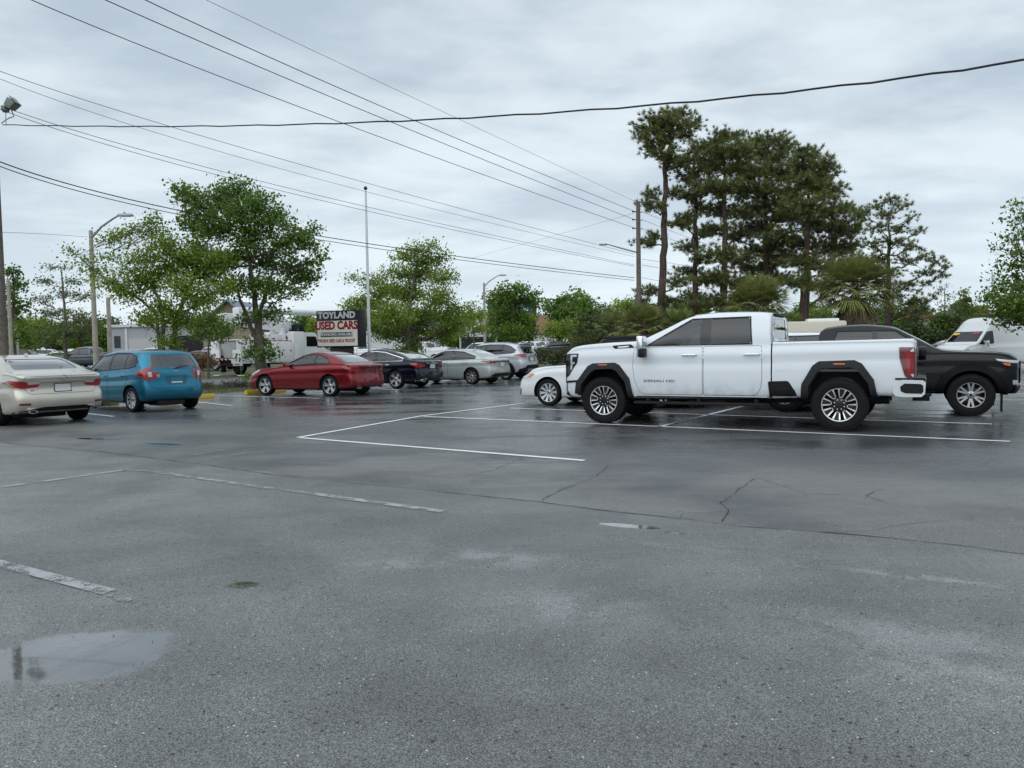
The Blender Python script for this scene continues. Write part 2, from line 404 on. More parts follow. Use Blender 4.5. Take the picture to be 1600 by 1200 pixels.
for l in ([(245, 738), (425, 764)], [(486, 771.5), (692, 800)], [(0, 762), (195, 735)], [(-20, 876), (170, 926)]):
    ribbon('road_marking', px(l), .10, .0055, WORN)
for l in ([(425, 764), (490, 772)], [(170, 926), (215, 944)], [(195, 735), (245, 738)], [(300, 712), (350, 704)], [(330, 715), (385, 709)], [(250, 632), (330, 640)]):
    ribbon('road_marking', px(l), .09, .0055, FAINT)
ribbon('road_marking', [E_(-40, 9.3), E_(26, 9.3)], .12, .011, LINE)
SEAM = [(-60, 684), (0, 692), (150, 705), (290, 722), (420, 741), (560, 756), (660, 765), (700, 770), (840, 784), (960, 800), (1080, 812), (1150, 822), (1300, 833), (1400, 842), (1500, 853), (1640, 872)]
ribbon('pavement_crack', px(SEAM), .016, .004, CRACK, .010)
for l, w in (([(845, 783), (880, 765), (930, 745), (952, 728)], .009), ([(1130, 815), (1140, 800), (1128, 785), (1155, 765), (1178, 748)], .010),
             ([(915, 722), (1050, 730), (1180, 745), (1260, 772), (1350, 775), (1380, 764)], .007), ([(1350, 773), (1382, 786)], .007),
             ([(815, 716), (770, 735), (712, 747), (640, 741), (530, 729), (400, 722)], .008), ([(1060, 808), (1065, 802), (1130, 800)], .006),
             ([(1280, 832), (1370, 830), (1400, 822), (1480, 812), (1600, 816)], .006), ([(240, 700), (180, 712)], .010), ([(640, 700), (700, 690), (860, 700)], .006)):
    ribbon('pavement_crack', px(l), w, .0045, CRACK, .018, step=.08)

# loose grit and small stones on the near tarmac
n = 2600; rr_ = rng.uniform(0, 1, n) ** .7 * 9 + 1.6; aa_ = rng.uniform(-.75, .75, n); C_ = np.stack([np.sin(aa_) * rr_, np.cos(aa_) * rr_, 0 * rr_ + .003], 1)
C_ = C_[rng.uniform(0, 1, n) < .45 + .55 * (np.sin(C_[:, 0] * 1.7 + 1) * np.sin(C_[:, 1] * 1.3) > .1)]; n = len(C_)
s_ = rng.uniform(.0018, .0055, n)[:, None]; a_ = rng.uniform(0, 6.28, n); e1 = np.stack([np.cos(a_), np.sin(a_), 0 * a_], 1) * s_; e2 = np.stack([-np.sin(a_), np.cos(a_), 0 * a_], 1) * s_ * rng.uniform(.6, 1, (n, 1)); up_ = np.array([0, 0, 1.]) * s_ * .8
V_ = np.stack([C_ + e1, C_ + e2, C_ - e1, C_ - e2, C_ + up_ + e1 * .2], 1); i_ = np.arange(n)[:, None] * 5
F_ = np.concatenate([i_ + np.array([[0, 1, 4]]), i_ + np.array([[1, 2, 4]]), i_ + np.array([[2, 3, 4]]), i_ + np.array([[3, 0, 4]])])
def gritmat():
    m = D.materials.new('grit'); m.use_nodes = True; t = m.node_tree; k = N(t); a = k('ShaderNodeAttribute', attribute_name='shade').outputs['Fac']
    t.links.new(k.mix(k.ramp(a, .62, .95), (.012, .012, .012), (.42, .40, .37)), t.nodes['Principled BSDF'].inputs['Base Color']); t.nodes['Principled BSDF'].inputs['Roughness'].default_value = .7; return m
tag(np_mesh('gravel', V_, F_, gritmat(), shade=np.tile(rng.uniform(0, 1, n), 4)), 'loose grit scattered on the near wet tarmac', 'gravel', kind='stuff')

# ------------------------------------------------------------ vehicle kit
def pchip(tab):
    x = np.array([p[0] for p in tab], float); y = np.array([p[1] for p in tab], float)
    h = np.diff(x); d = np.diff(y) / h; m = np.zeros(len(x))
    for i in range(1, len(x) - 1):
        if d[i - 1] * d[i] > 0:
            w1, w2 = 2 * h[i] + h[i - 1], h[i] + 2 * h[i - 1]; m[i] = (w1 + w2) / (w1 / d[i - 1] + w2 / d[i])
    m[0], m[-1] = d[0], d[-1]
    def f(q):
        q = min(max(q, x[0]), x[-1]); i = min(int(np.searchsorted(x, q, 'right') - 1), len(h) - 1); t = (q - x[i]) / h[i]
        return float((1 + 2 * t) * (1 - t) ** 2 * y[i] + t * (1 - t) ** 2 * h[i] * m[i] + t * t * (3 - 2 * t) * y[i + 1] + t * t * (t - 1) * h[i] * m[i + 1])
    return f
def body_mesh(s):
    xr, xf = -s['ro'], s['wb'] + s['fo']
    ends = [0, .006, .02, .045, .08, .12]
    xs = [xr + e for e in ends] + list(np.arange(xr + .18, xf - .15, .07)) + [xf - e for e in ends[::-1]] + list(s.get('keyx', ()))
    xs = sorted(set(round(float(x), 4) for x in xs))
    ZT, ZS, HW, ZB = pchip(s['top']), pchip(s['belt']), pchip(s['half']), pchip(s['bot'])
    k = s.get('tumble', .42); er = s.get('er', .10); rows = []
    hwm = max(p[1] for p in s['half'])
    for x in xs:
        d = min(x - xr, xf - x); e = 1 - math.sqrt(max(0, 1 - (1 - min(d / .12, 1)) ** 2))
        hw = HW(x) - er * e; zb = ZB(x) + .05 * e; zt = ZT(x) - .05 * e; zs = min(ZS(x) - .03 * e, zt - .035)
        crown = min(.075, max(.03, (zt - zs) * .3))
        hgt = max(zt - crown - zs, .005)
        wt = hw * .955 - max(hgt - .03, 0) * k
        cr_ = s.get('crease', .008)
        pts = [(0, zb), (hw * .5, zb), (hw * .86, zb + .004)]
        for t, w in ((.03, .955), (.10, .983), (.22, .994), (.38, 1.0), (.52, 1.0), (.64, .997 - cr_ * .3), (.72, .993 - cr_), (.80, .996), (.88, .988), (.95, .972), (1.0, .955)):
            pts.append((hw * w, zb + (zs - zb) * t))
        bulge = .035 * min(hgt / .4, 1)
        for t in (.12, .3, .5, .7, .88): pts.append((hw * .955 + (wt - hw * .955) * t + bulge * math.sin(math.pi * t), zs + hgt * t))
        for a in (0, 14, 30, 48, 66, 80): pts.append((wt * math.cos(rad(a)) ** .55, zt - crown + crown * math.sin(rad(a)) ** 1.0))
        pts.append((0, zt)); rows.append((x, pts))
    bm = bmesh.new(); K = len(rows[0][1]); grid = []
    roff, foff = pchip(s['roff']), pchip(s['foff']); pr_, pf_ = s.get('plan', (.12, .2))
    wl_r, wl_f = s.get('warp', (.6, .6))
    def V(x, y, z):
        wr = max(0, 1 - (x - xr) / wl_r) ** 1.5; wf = max(0, 1 - (xf - x) / wl_f) ** 1.5
        yy = min(abs(y) / hwm, 1) ** 2.6
        x2 = x + wr * (roff(z) + pr_ * yy) - wf * (foff(z) + pf_ * yy)
        return bm.verts.new((x2, y, z))
    for x, pts in rows:
        left = [V(x, y, z) for y, z in pts]; right = [V(x, -y, z) for y, z in pts[1:-1]]
        grid.append(left + right[::-1])
    n = len(grid[0])
    for a, b in zip(grid, grid[1:]):
        for i in range(n): bm.faces.new((a[i], b[i], b[(i + 1) % n], a[(i + 1) % n]))
    for idx, rev in ((0, 0), (-1, 1)):
        x, pts = rows[idx]; sc = [1, .93, .82, .68, .5, .3, .1, -.1, -.3, -.5, -.68, -.82, -.93, -1]; prev = None
        for j in range(K):
            y, z = pts[j]
            if y == 0: row = [grid[idx][0 if j == 0 else K - 1]] * len(sc)
            else:
                row = [grid[idx][j]] + [V(x, y * q, z) for q in sc[1:-1]] + [grid[idx][n - j]]
            if prev:
                for i in range(len(sc) - 1):
                    f = [prev[i], prev[i + 1], row[i + 1], row[i]]; f = list(dict.fromkeys(f))
                    if len(f) > 2: bm.faces.new(f[::-1] if rev else f)
            prev = row
    bmesh.ops.recalc_face_normals(bm, faces=bm.faces)
    me = D.meshes.new('body'); bm.to_mesh(me); bm.free(); me.shade_smooth(); me.set_sharp_from_angle(angle=rad(40))
    return me
class Skin:
    """the uncut body, onto which panels, panes and lamps are laid"""
    def __init__(s, me):
        me.calc_loop_triangles()
        s.co = [v.co.copy() for v in me.vertices]; s.no = [v.normal.copy() for v in me.vertices]
        s.tri = [tuple(t.vertices) for t in me.loop_triangles]
        s.bvh = BVHTree.FromPolygons(s.co, s.tri)
    def near(s, q):
        p, nn, i, _ = s.bvh.find_nearest(q); return s.interp(p, nn, i)
    def interp(s, p, nn, i):
        t = s.tri[i]; A, B, C = (s.co[q] for q in t)
        v0, v1, v2 = B - A, C - A, p - A
        d00, d01, d11, d20, d21 = v0.dot(v0), v0.dot(v1), v1.dot(v1), v2.dot(v0), v2.dot(v1); den = d00 * d11 - d01 * d01
        if abs(den) < 1e-14: return nn
        v = (d11 * d20 - d01 * d21) / den; w = (d00 * d21 - d01 * d20) / den
        return (s.no[t[0]] * (1 - v - w) + s.no[t[1]] * v + s.no[t[2]] * w).normalized()
    def hit(s, view, a, b):
        o, d = {'L': ((a, 4, b), (0, -1, 0)), 'R': ((a, -4, b), (0, 1, 0)), 'F': ((12, a, b), (-1, 0, 0)), 'B': ((-12, a, b), (1, 0, 0)), 'T': ((a, b, 6), (0, 0, -1))}[view]
        p, nn, i, _ = s.bvh.ray_cast(Vector(o), Vector(d))
        if p is None:
            mid = {'L': (a, .85, b), 'R': (a, -.85, b), 'F': (3.4, a, b), 'B': (-.9, a, b), 'T': (a, b, 1.4)}[view]
            p, nn, i, _ = s.bvh.find_nearest(Vector(mid))
        t = s.tri[i]; A, B, C = (s.co[q] for q in t)
        v0, v1, v2 = B - A, C - A, p - A
        d00, d01, d11, d20, d21 = v0.dot(v0), v0.dot(v1), v1.dot(v1), v2.dot(v0), v2.dot(v1); den = d00 * d11 - d01 * d01
        if abs(den) < 1e-14: return p, nn
        v = (d11 * d20 - d01 * d21) / den; w = (d00 * d21 - d01 * d20) / den
        nn = (s.no[t[0]] * (1 - v - w) + s.no[t[1]] * v + s.no[t[2]] * w).normalized()
        return p, nn
def rp(pts, r=.03, seg=4):
    out = []; n = len(pts)
    for i in range(n):
        p0, p, p1 = (Vector(pts[(i + k) % n]).to_2d() if len(pts[0]) > 2 else Vector(pts[(i + k) % n]) for k in (-1, 0, 1))
        a, b = p0 - p, p1 - p; rr = min(r, a.length * .45, b.length * .45)
        A, B = p + a.normalized() * rr, p + b.normalized() * rr
        for j in range(seg + 1):
            t = j / seg; out.append((A.lerp(p, t)).lerp(p.lerp(B, t), t))
    return [(q.x, q.y) for q in out]
def clipx(poly, x0, x1):
    def cut(pl, f, lim, keep):
        out = []
        for i in range(len(pl)):
            a, b = pl[i - 1], pl[i]; ia, ib = keep(a[0]), keep(b[0])
            if ia != ib:
                t = (lim - a[0]) / (b[0] - a[0]); out.append((lim, a[1] + (b[1] - a[1]) * t))
            if ib: out.append(b)
        return out
    poly = cut(list(poly), 0, x0, lambda q: q >= x0)
    return cut(poly, 0, x1, lambda q: q <= x1)
def inset(poly, d):
    """move each edge of a polygon inwards by d (grow with negative d)"""
    n = len(poly); A = sum(poly[i - 1][0] * poly[i][1] - poly[i][0] * poly[i - 1][1] for i in range(n)); sg = 1 if A > 0 else -1; out = []
    for i in range(n):
        p0, p, p1 = (Vector(poly[(i + k) % n]) for k in (-1, 0, 1))
        e0, e1 = (p - p0).normalized(), (p1 - p).normalized(); n0, n1 = Vector((-e0.y, e0.x)) * sg, Vector((-e1.y, e1.x)) * sg
        m = (n0 + n1); m = m / max(m.length_squared / 2, .3) if m.length > 1e-6 else n0
        q = p + m * d; out.append((q.x, q.y))
    return out
def mir(view): return {'L': 'R', 'R': 'L'}.get(view)
def lay(bm, skin, view, poly, off, depth, mi=0, grid=.07, flip_y=False):
    pl = [(-a, b) for a, b in poly] if flip_y else list(poly)
    t = bmesh.new(); t.faces.new([t.verts.new((a, b, 0)) for a, b in pl])
    for ax in (0, 1):
        lo, hi = min(p[ax] for p in pl), max(p[ax] for p in pl); k = int((hi - lo) / grid)
        for i in range(1, k + 1):
            c = [0, 0, 0]; nn = [0, 0, 0]; c[ax] = lo + (hi - lo) * i / (k + 1); nn[ax] = 1
            bmesh.ops.bisect_plane(t, geom=t.verts[:] + t.edges[:] + t.faces[:], plane_co=c, plane_no=nn)
    bmesh.ops.triangulate(t, faces=[f for f in t.faces if len(f.verts) > 4])
    vm = {}; nm = {}; low = {}
    for v in t.verts:
        p, nn = skin.hit(view, v.co.x, v.co.y)
        vm[v] = bm.verts.new(p + nn * off); nm[vm[v]] = nn
    want = {'L': Vector((0, 1, 0)), 'R': Vector((0, -1, 0)), 'F': Vector((1, 0, 0)), 'B': Vector((-1, 0, 0)), 'T': Vector((0, 0, 1))}[view]
    fs = []
    for f in t.faces:
        try: q = bm.faces.new([vm[v] for v in f.verts])
        except ValueError: continue
        q.normal_update()
        if q.normal.dot(want) < 0: q.normal_flip()
        q.material_index = mi; q.smooth = True; fs.append(q)
    if depth:
        def lowv(v):
            if v not in low: low[v] = bm.verts.new(vm[v].co - nm[vm[v]] * depth)
            return low[v]
        for e in [e for e in t.edges if e.is_boundary]:
            a, b = e.verts
            q = bm.faces.new((vm[a], vm[b], lowv(b), lowv(a))); q.material_index = mi; q.smooth = False
            e2 = bm.edges.get((vm[a], vm[b]))
            if e2: e2.smooth = False
    t.free()
    return nm
def piece(name, skin, view, poly, m, off=.003, depth=.01, parent=None, under=None, flip=False, grid=.07):
    """a panel, pane or lamp that follows the body; 'under' adds the dark shut-line round it"""
    bm = bmesh.new(); nm = {}
    if under is not None:
        o_, i_ = inset(poly, -.007), inset(poly, .004)
        for k in range(len(poly)): nm.update(lay(bm, skin, view, [o_[k - 1], o_[k], i_[k], i_[k - 1]], .0012, 0, 1, .06, flip))
    nm.update(lay(bm, skin, view, poly, off, depth, 0, grid, flip))
    me = D.meshes.new(name); bm.verts.index_update(); nor = [(0, 0, 0)] * len(bm.verts)
    for v, nn in nm.items(): nor[v.index] = tuple(nn)
    bm.to_mesh(me); bm.free(); me.materials.append(m)
    if under is not None: me.materials.append(under)
    me.normals_split_custom_set_from_vertices(nor)
    return link(D.objects.new(name, me), parent)
def both(name, skin, poly, m, off=.003, depth=.01, parent=None, under=None, grid=.07):
    return [piece(name, skin, v, poly, m, off, depth, parent, under, grid=grid) for v in 'LR']
def ends2(name, skin, view, poly, m, off=.003, depth=.01, parent=None, under=None):
    return [piece(name, skin, view, poly, m, off, depth, parent, under, flip=f) for f in (False, True)]
def cutter(mb, mats):
    o = mb.build('cutter', mats, ang=0); return o
def boolean(me, cutters, mats):
    for m in mats: me.materials.append(m)
    o = link(D.objects.new('tmp', me))
    for c in cutters:
        md = o.modifiers.new('b', 'BOOLEAN'); md.operation = 'DIFFERENCE'; md.object = c; md.solver = 'EXACT'; md.material_mode = 'TRANSFER'; md.use_self = True
    bpy.context.view_layer.update()
    dg = bpy.context.evaluated_depsgraph_get(); new = D.meshes.new_from_object(o.evaluated_get(dg))
    D.objects.remove(o); D.meshes.remove(me)
    for c in cutters: cm = c.data; D.objects.remove(c); D.meshes.remove(cm)
    new.shade_smooth(); new.set_sharp_from_angle(angle=rad(35))
    return new

WHEELS = {}
def wheel_meshes(R, w, style):
    key = (R, w, str(style))
    if key in WHEELS: return WHEELS[key]
    rr = style.get('rr', .70) * R; hw = w / 2
    # tyre
    t = MB(); prof = [(rr * .985, -hw * .86), (rr * 1.04, -hw * .97), ((rr + R) / 2, -hw * 1.06), (R * .955, -hw * .97), (R * .992, -hw * .80), (R, -hw * .5), (R, -hw * .27), (R * .985, -hw * .25), (R * .985, -hw * .2), (R, -hw * .18),
                     (R, hw * .18), (R * .985, hw * .2), (R * .985, hw * .25), (R, hw * .27), (R, hw * .5), (R * .992, hw * .80), (R * .955, hw * .97), ((rr + R) / 2 + .012, hw * 1.045), ((rr + R) / 2, hw * 1.06), (rr * 1.04, hw * .97), (rr * .985, hw * .86)]
    t.lathe(prof, 48)
    if style.get('knobs'):
        for k in range(44):
            a = 2 * math.pi * k / 44
            for sgn in (-1, 1):
                t.box((math.cos(a) * R * .972, sgn * hw * .9, math.sin(a) * R * .972), (R * .055, hw * .25, R * .085), rot=Matrix.Rotation(-a, 3, 'Y'))
    # barrel with brake disc
    b = MB(); b.lathe([(rr, -hw * .85), (rr, hw * .8), (rr * .93, hw * .7), (rr * .90, -hw * .1), (rr * .90, -hw * .85)], 40)
    b.lathe([(.02, hw * .1), (rr * .9, hw * .1), (rr * .9, -hw * .2), (.02, -hw * .2)], 32, mi=1)
    b.lathe([(.03, hw * .22), (rr * .62, hw * .22), (rr * .62, hw * .12), (.03, hw * .12)], 32, mi=2)
    # rim face
    q = MB(); yo = hw * .80
    q.lathe([(rr * .99, yo - .004), (rr * .99, yo + .012), (rr * .945, yo + .010), (rr * .93, yo - .012), (rr * .93, yo - .03)], 48)
    n = style['n']; w0, w1 = style.get('w0', .05), style.get('w1', .04); hub = style.get('hub', .25) * rr; a2 = style.get('split', 0)
    def spoke(ang, ang2, wa, wb, mi, y, r0=hub * .6, r1=rr * .95, th=.03):
        c0 = Vector((math.cos(ang) * r0, math.sin(ang) * r0)); c1 = Vector((math.cos(ang2) * r1, math.sin(ang2) * r1)); d = (c1 - c0).normalized(); nn = Vector((-d.y, d.x))
        pts = [c0 + nn * wa / 2, c1 + nn * wb / 2, c1 - nn * wb / 2, c0 - nn * wa / 2]
        bmv = []
        for dy, sc in ((0, 1), (-th, 1.25)):
            for i, p in enumerate(pts):
                m_ = (c0 if i in (0, 3) else c1); pp = m_ + (p - m_) * sc
                dish = -.022 if i in (0, 3) else 0
                bmv.append(q.bm.verts.new((pp.x, y + dy + dish, pp.y)))
        for f in ((0, 1, 2, 3), (7, 6, 5, 4), (0, 4, 5, 1), (1, 5, 6, 2), (2, 6, 7, 3), (3, 7, 4, 0)):
            fc = q.bm.faces.new([bmv[i] for i in f]); fc.material_index = mi
    for k in range(n):
        a = 2 * math.pi * k / n + style.get('ph', math.pi / 2)
        if style.get('fork'):          # dark spoke outlined by machined silver legs
            spoke(a, a, .070, .080, 1, yo - .004)
            for sg in (-1, 1): spoke(a + sg * .19, a + sg * .215, .014, .027, 0, yo + .004, r0=rr * .50, r1=rr * .93)
            c = Vector((math.cos(a) * rr * .45, math.sin(a) * rr * .45)); tn = Vector((-math.sin(a), math.cos(a)))
            q.box((c.x, yo - .004, c.y), (.012, .02, rr * .15), rot=Matrix.Rotation(-a, 3, 'Y'))
            for sg in (-1, 1):
                aa = a + sg * .215
                q.box((math.cos(aa) * rr * .89, yo + .002, math.sin(aa) * rr * .89), (rr * .05, .012, rr * .07), rot=Matrix.Rotation(-aa, 3, 'Y'))
        elif a2:
            for sg in (-1, 1): spoke(a + sg * a2 * .35, a + sg * a2, w0, w1, 0, yo - .002)
            if style.get('mid'): spoke(a, a, w0 * .9, w1 * 1.2, 1, yo - .014)
        else: spoke(a, a, w0, w1, 0, yo - .002)
    q.lathe([(.004, yo - .03), (.004, yo - .012), (hub * .75, yo - .012), (hub, yo - .022), (hub, yo - .05)], 24, closed=False, mi=1 if style.get('fork') else 0)
    q.lathe([(.003, yo - .02), (.003, yo - .004), (hub * .38, yo - .006), (hub * .40, yo - .02)], 20, closed=False, mi=1)
    for k in range(style.get('lugs', 5)):
        a = 2 * math.pi * (k + .5) / style.get('lugs', 5); q.lathe([(.004, yo - .02), (.004, yo - .005), (.009, yo - .007), (.010, yo - .02)], 8, c=(math.cos(a) * hub * .72, 0, math.sin(a) * hub * .72), closed=False, mi=0 if style.get('fork') else 1)
    def fin(mb, nm, mats, ang):
        o = mb.build(nm, mats, ang=ang); me = o.data; D.objects.remove(o); return me
    r = (fin(b, 'wheel', [RIMDARK, DARK, mat('brake disc', (.05, .05, .05), .45, .6) if not style.get('fork') else DARK], 40), fin(t, 'tyre', RUB, 35), fin(q, 'rim', [style.get('mat', ALLOY), style.get('mat2', RIMDARK)], 30))
    WHEELS[key] = r; return r
def add_wheel(parent, x, y, R, w, style, side, turn=0.0):
    a, b, c = wheel_meshes(R, w, style)
    o = link(D.objects.new('wheel', a), parent); o.location = (x, y, R); o.rotation_euler = (0, random.uniform(0, 1) if 'ph' not in style else 0, (0 if side > 0 else math.pi) + turn)
    link(D.objects.new('tyre', b), o); link(D.objects.new('rim', c), o); return o

def rounded(bm_center, dims, name, m, parent, bev=.03, rot=None, ang=35, loc=None):
    return MB().box(bm_center, dims, bev=bev, rot=rot).build(name, m, parent, ang)
def belt_w(s, skin, x, z): return skin.hit('L', x, z)[0].y

def make_car(name, label, cat, s, pos, th, near='L', group=None):
    root = thing(name, label, cat, group=group)
    R, hw = s['R'], max(p[1] for p in s['half']); wb = s['wb']; xr, xf = -s['ro'], wb + s['fo']
    me = body_mesh(s); skin = Skin(me); pm = s['paint']
    # wheel wells
    ar = s.get('arch', R + .055); c1_ = MB()
    for i, x in enumerate((0, wb)):
        for sg in (1, -1):
            if 'archpoly' in s: pts = [(x + a, b) for a, b in s['archpoly'][i]]
            else: pts = [(x + math.cos(2 * math.pi * k / 28) * ar, R + .01 + math.sin(2 * math.pi * k / 28) * ar) for k in range(28)]
            c1_.prism(pts, 'y', sg * (hw - s.get('welld', .40)), sg * (hw + .3))
    cut = [cutter(c1_, DARK)]
    dlo = s['dlo']; wins = [clipx(dlo, a, b) for a, b in s['wins']]
    wins = [rp(w, .035) for w in wins]
    c2_ = MB()
    for w in wins: c2_.prism(w, 'y', -hw - .3, hw + .3)
    cut.append(cutter(c2_, TRIM))
    zl, zh = min(p[1] for p in dlo), max(p[1] for p in dlo)
    wtop = skin.hit('L', s['cabx'], zh)[0].y - .075
    cab = [(a, b if b > (zl + zh) / 2 else b) for a, b in s.get('cab', dlo)]
    if 'cab' not in s:
        x0, x1 = min(p[0] for p in dlo), max(p[0] for p in dlo)
        cab = cab + []
    c3_ = MB(); c3_.prism(cab, 'y', -wtop, wtop); cut.append(cutter(c3_, INTER))
    c6_ = MB(); c6_.box((s['cabx'], 0, zl - .12), (s['cabl'], 2 * wtop + .06, .40)); cut.append(cutter(c6_, INTER))
    c4_ = MB(); ws = rp(s['wshield'], .05); c4_.prism(ws, 'x', s['cabx'], xf + 1)
    cut.append(cutter(c4_, TRIM))
    if 'back' in s:
        bk = rp(s['back'], .05); c5_ = MB(); c5_.prism(bk, 'x', s['cabx'] - .05, -9); cut.append(cutter(c5_, TRIM))
    for f in s.get('cuts', ()):
        mb = MB(); f[0](mb); cut.append(cutter(mb, f[1]))
    me = boolean(me, cut, [pm])
    nrm = []
    for f in me.polygons:
        for vi in f.vertices:
            q = me.vertices[vi].co; nn = f.normal
            if f.material_index == 0:
                w = skin.near(q)
                if w.dot(f.normal) > .74: nn = w
            nrm.append(tuple(nn))
    me.normals_split_custom_set(nrm)
    bo = link(D.objects.new('body', me), root)
    # glass
    gm = s.get('glass', [GMID] * 9)
    for w, gg in zip(wins, gm):
        for v in 'LR': piece('window', skin, v, w, gg, -.006, 0, root)
    piece('windshield', skin, 'F', ws, s.get('gws', GMID), -.006, 0, root, grid=.1)
    if 'back' in s: piece('rear_window', skin, 'B', bk, s.get('gback', GREAR), -.006, 0, root, grid=.1)
    # dark surround and pillars
    if s.get('surround', True):
        om = s.get('smat', TRIM)
        for v in 'LR':
            bm = bmesh.new(); nm = {}
            outer, inner = inset(dlo, -.022), dlo
            for i in range(len(dlo)):
                a, b, c, d = outer[i - 1], outer[i], inner[i], inner[i - 1]
                nm.update(lay(bm, skin, v, [a, b, c, d], .004, .006, 0, .12))
            m2 = D.meshes.new('window_trim'); bm.to_mesh(m2); bm.free(); m2.materials.append(om); link(D.objects.new('window_trim', m2), root)
            for (a, b), (c, d) in zip(s['wins'], s['wins'][1:]):
                lo_, hi_ = (b, c) if c >= b else (d, a)
                if hi_ - lo_ > .2: continue
                q = clipx(inset(dlo, -.004), lo_ - .008, hi_ + .008)
                if len(q) > 2: piece('pillar', skin, v, q, GLOSSBLK, .002, .006, root)
    # doors
    for dp in s.get('doors', ()):
        for v in 'LR':
            d = piece('door', skin, v, rp(dp['p'], dp.get('r', .06)), pm, .004, .004, root, under=DARK, grid=.035)
            hx, hz = dp['h']; sg = 1 if v == 'L' else -1
            p, nn = skin.hit(v, hx, hz); hm = dp.get('m', pm)
            h = MB(); L0 = dp.get('hl', .17)
            h.tube([(p.x + L0 / 2, p.y + sg * .004, hz), (p.x + L0 / 2 - .02, p.y + sg * .034, hz + .002), (p.x, p.y + sg * .042, hz + .004), (p.x - L0 / 2 + .02, p.y + sg * .034, hz + .002), (p.x - L0 / 2, p.y + sg * .004, hz)], [.012, .015, .015, .015, .012], 8)
            h.build('handle', hm, d)
            if 'cup' in dp: pass
    for ft in s.get('feat', ()):
        kind = ft[0]
        if kind == 'S': both(ft[1], skin, rp(ft[2], ft[4] if len(ft) > 4 and ft[4] is not None else .02), ft[3], *(ft[5:7] if len(ft) > 6 else (.005, .012)), parent=root)
        elif kind == 'N': piece(ft[1], skin, near, rp(ft[2], .02), ft[3], .005, .012, root)
        elif kind in 'FBT':
            piece(ft[1], skin, kind, rp(ft[2], ft[4] if len(ft) > 4 and ft[4] is not None else .02), ft[3], *(ft[5:7] if len(ft) > 6 else (.005, .012)), parent=root, under=ft[7] if len(ft) > 7 else None)
        elif kind in ('F2', 'B2'):
            ends2(ft[1], skin, kind[0], rp(ft[2], ft[4] if len(ft) > 4 and ft[4] is not None else .02), ft[3], *(ft[5:7] if len(ft) > 6 else (.005, .012)), parent=root)
    # mirrors
    mx, mz = s['mirror'][:2]; md = s['mirror'][2] if len(s['mirror']) > 2 else (.13, .19, .13)
    for sg in (1, -1):
        y = skin.hit('L', mx, mz - .02)[0].y
        mb = MB(); mb.box((mx + .02, sg * (y + .05 + md[1] / 2), mz + .03), md, bev=.035)
        mb.tube([(mx + .03, sg * (y - .02), mz - .03), (mx + .03, sg * (y + .10), mz)], [.03, .025], 8, mi=1)
        mb.box((mx + .02 - md[0] / 2 - .002, sg * (y + .05 + md[1] / 2), mz + .03), (.006, md[1] * .84, md[2] * .8), mi=2)
        mb.build('mirror', [s.get('mirrormat', pm), TRIM, CHROME], root)
    # seats and wheel
    if s.get('seats', True):
        zf = zl - .28
        for x, ys in ((s['seatx'][0], (.36, -.36)),) + (((s['seatx'][1], (.38, -.38, 0)),) if len(s['seatx']) > 1 else ()):
            for y in ys:
                mb = MB(); hgt = zh - zl
                rear = x != s['seatx'][0]; tz = zh - (.26 if rear else .20)
                mb.box((x, y, (zf + tz) / 2), (.12, .46 if not rear else .36, tz - zf), bev=.05, rot=Matrix.Rotation(rad(-10), 3, 'Y'))
                if y: mb.box((x - .06, y, tz + .07), (.07, .24, .13), bev=.03)
                mb.build('seat', s.get('seatm', SEATM), root)
        st = MB(); cx, cz = s['steer']
        ring = [Vector((0, math.cos(a) * .18, math.sin(a) * .18)) for a in np.linspace(0, 2 * math.pi, 21)]
        rt = Matrix.Rotation(rad(-28), 3, 'Y')
        st.tube([rt @ p + Vector((cx, .36, cz)) for p in ring], .016, 6, cap=False)
        st.tube([(cx, .36, cz), (cx + .3, .36, cz - .16)], .035, 6); st.build('steering_wheel', TRIM, root)
    # wheels
    for x in (0, wb):
        for sg in (1, -1): add_wheel(root, x, sg * (hw - s['tw'] / 2 - s.get('inboard', .03)), R, s['tw'], s['rim'], sg)
    # underside
    ub = MB(); zb = min(p[1] for p in s['bot'])
    ub.tube([(0, -hw + .25, R), (0, hw - .25, R)], .05, 8); ub.tube([(wb, -hw + .25, R), (wb, hw - .25, R)], .05, 8)
    ub.box((wb / 2, 0, zb - .0), (wb * .8, .5, .10)); ub.box((-.35, .1, zb + .02), (.5, .7, .14), bev=.04)
    for f in s.get('under', ()): f(ub)
    ub.build('underbody', DARK, root)
    for f in s.get('extra', ()): f(root, skin)
    sg = 1 if near == 'L' else -1
    th = rad(th); lat = Vector((-math.sin(th), math.cos(th), 0)) * sg
    root.location = Vector((pos[0], pos[1], pos[2] if len(pos) > 2 else 0)) - lat * (hw - .02)
    root.rotation_euler = (0, 0, th)
    return root

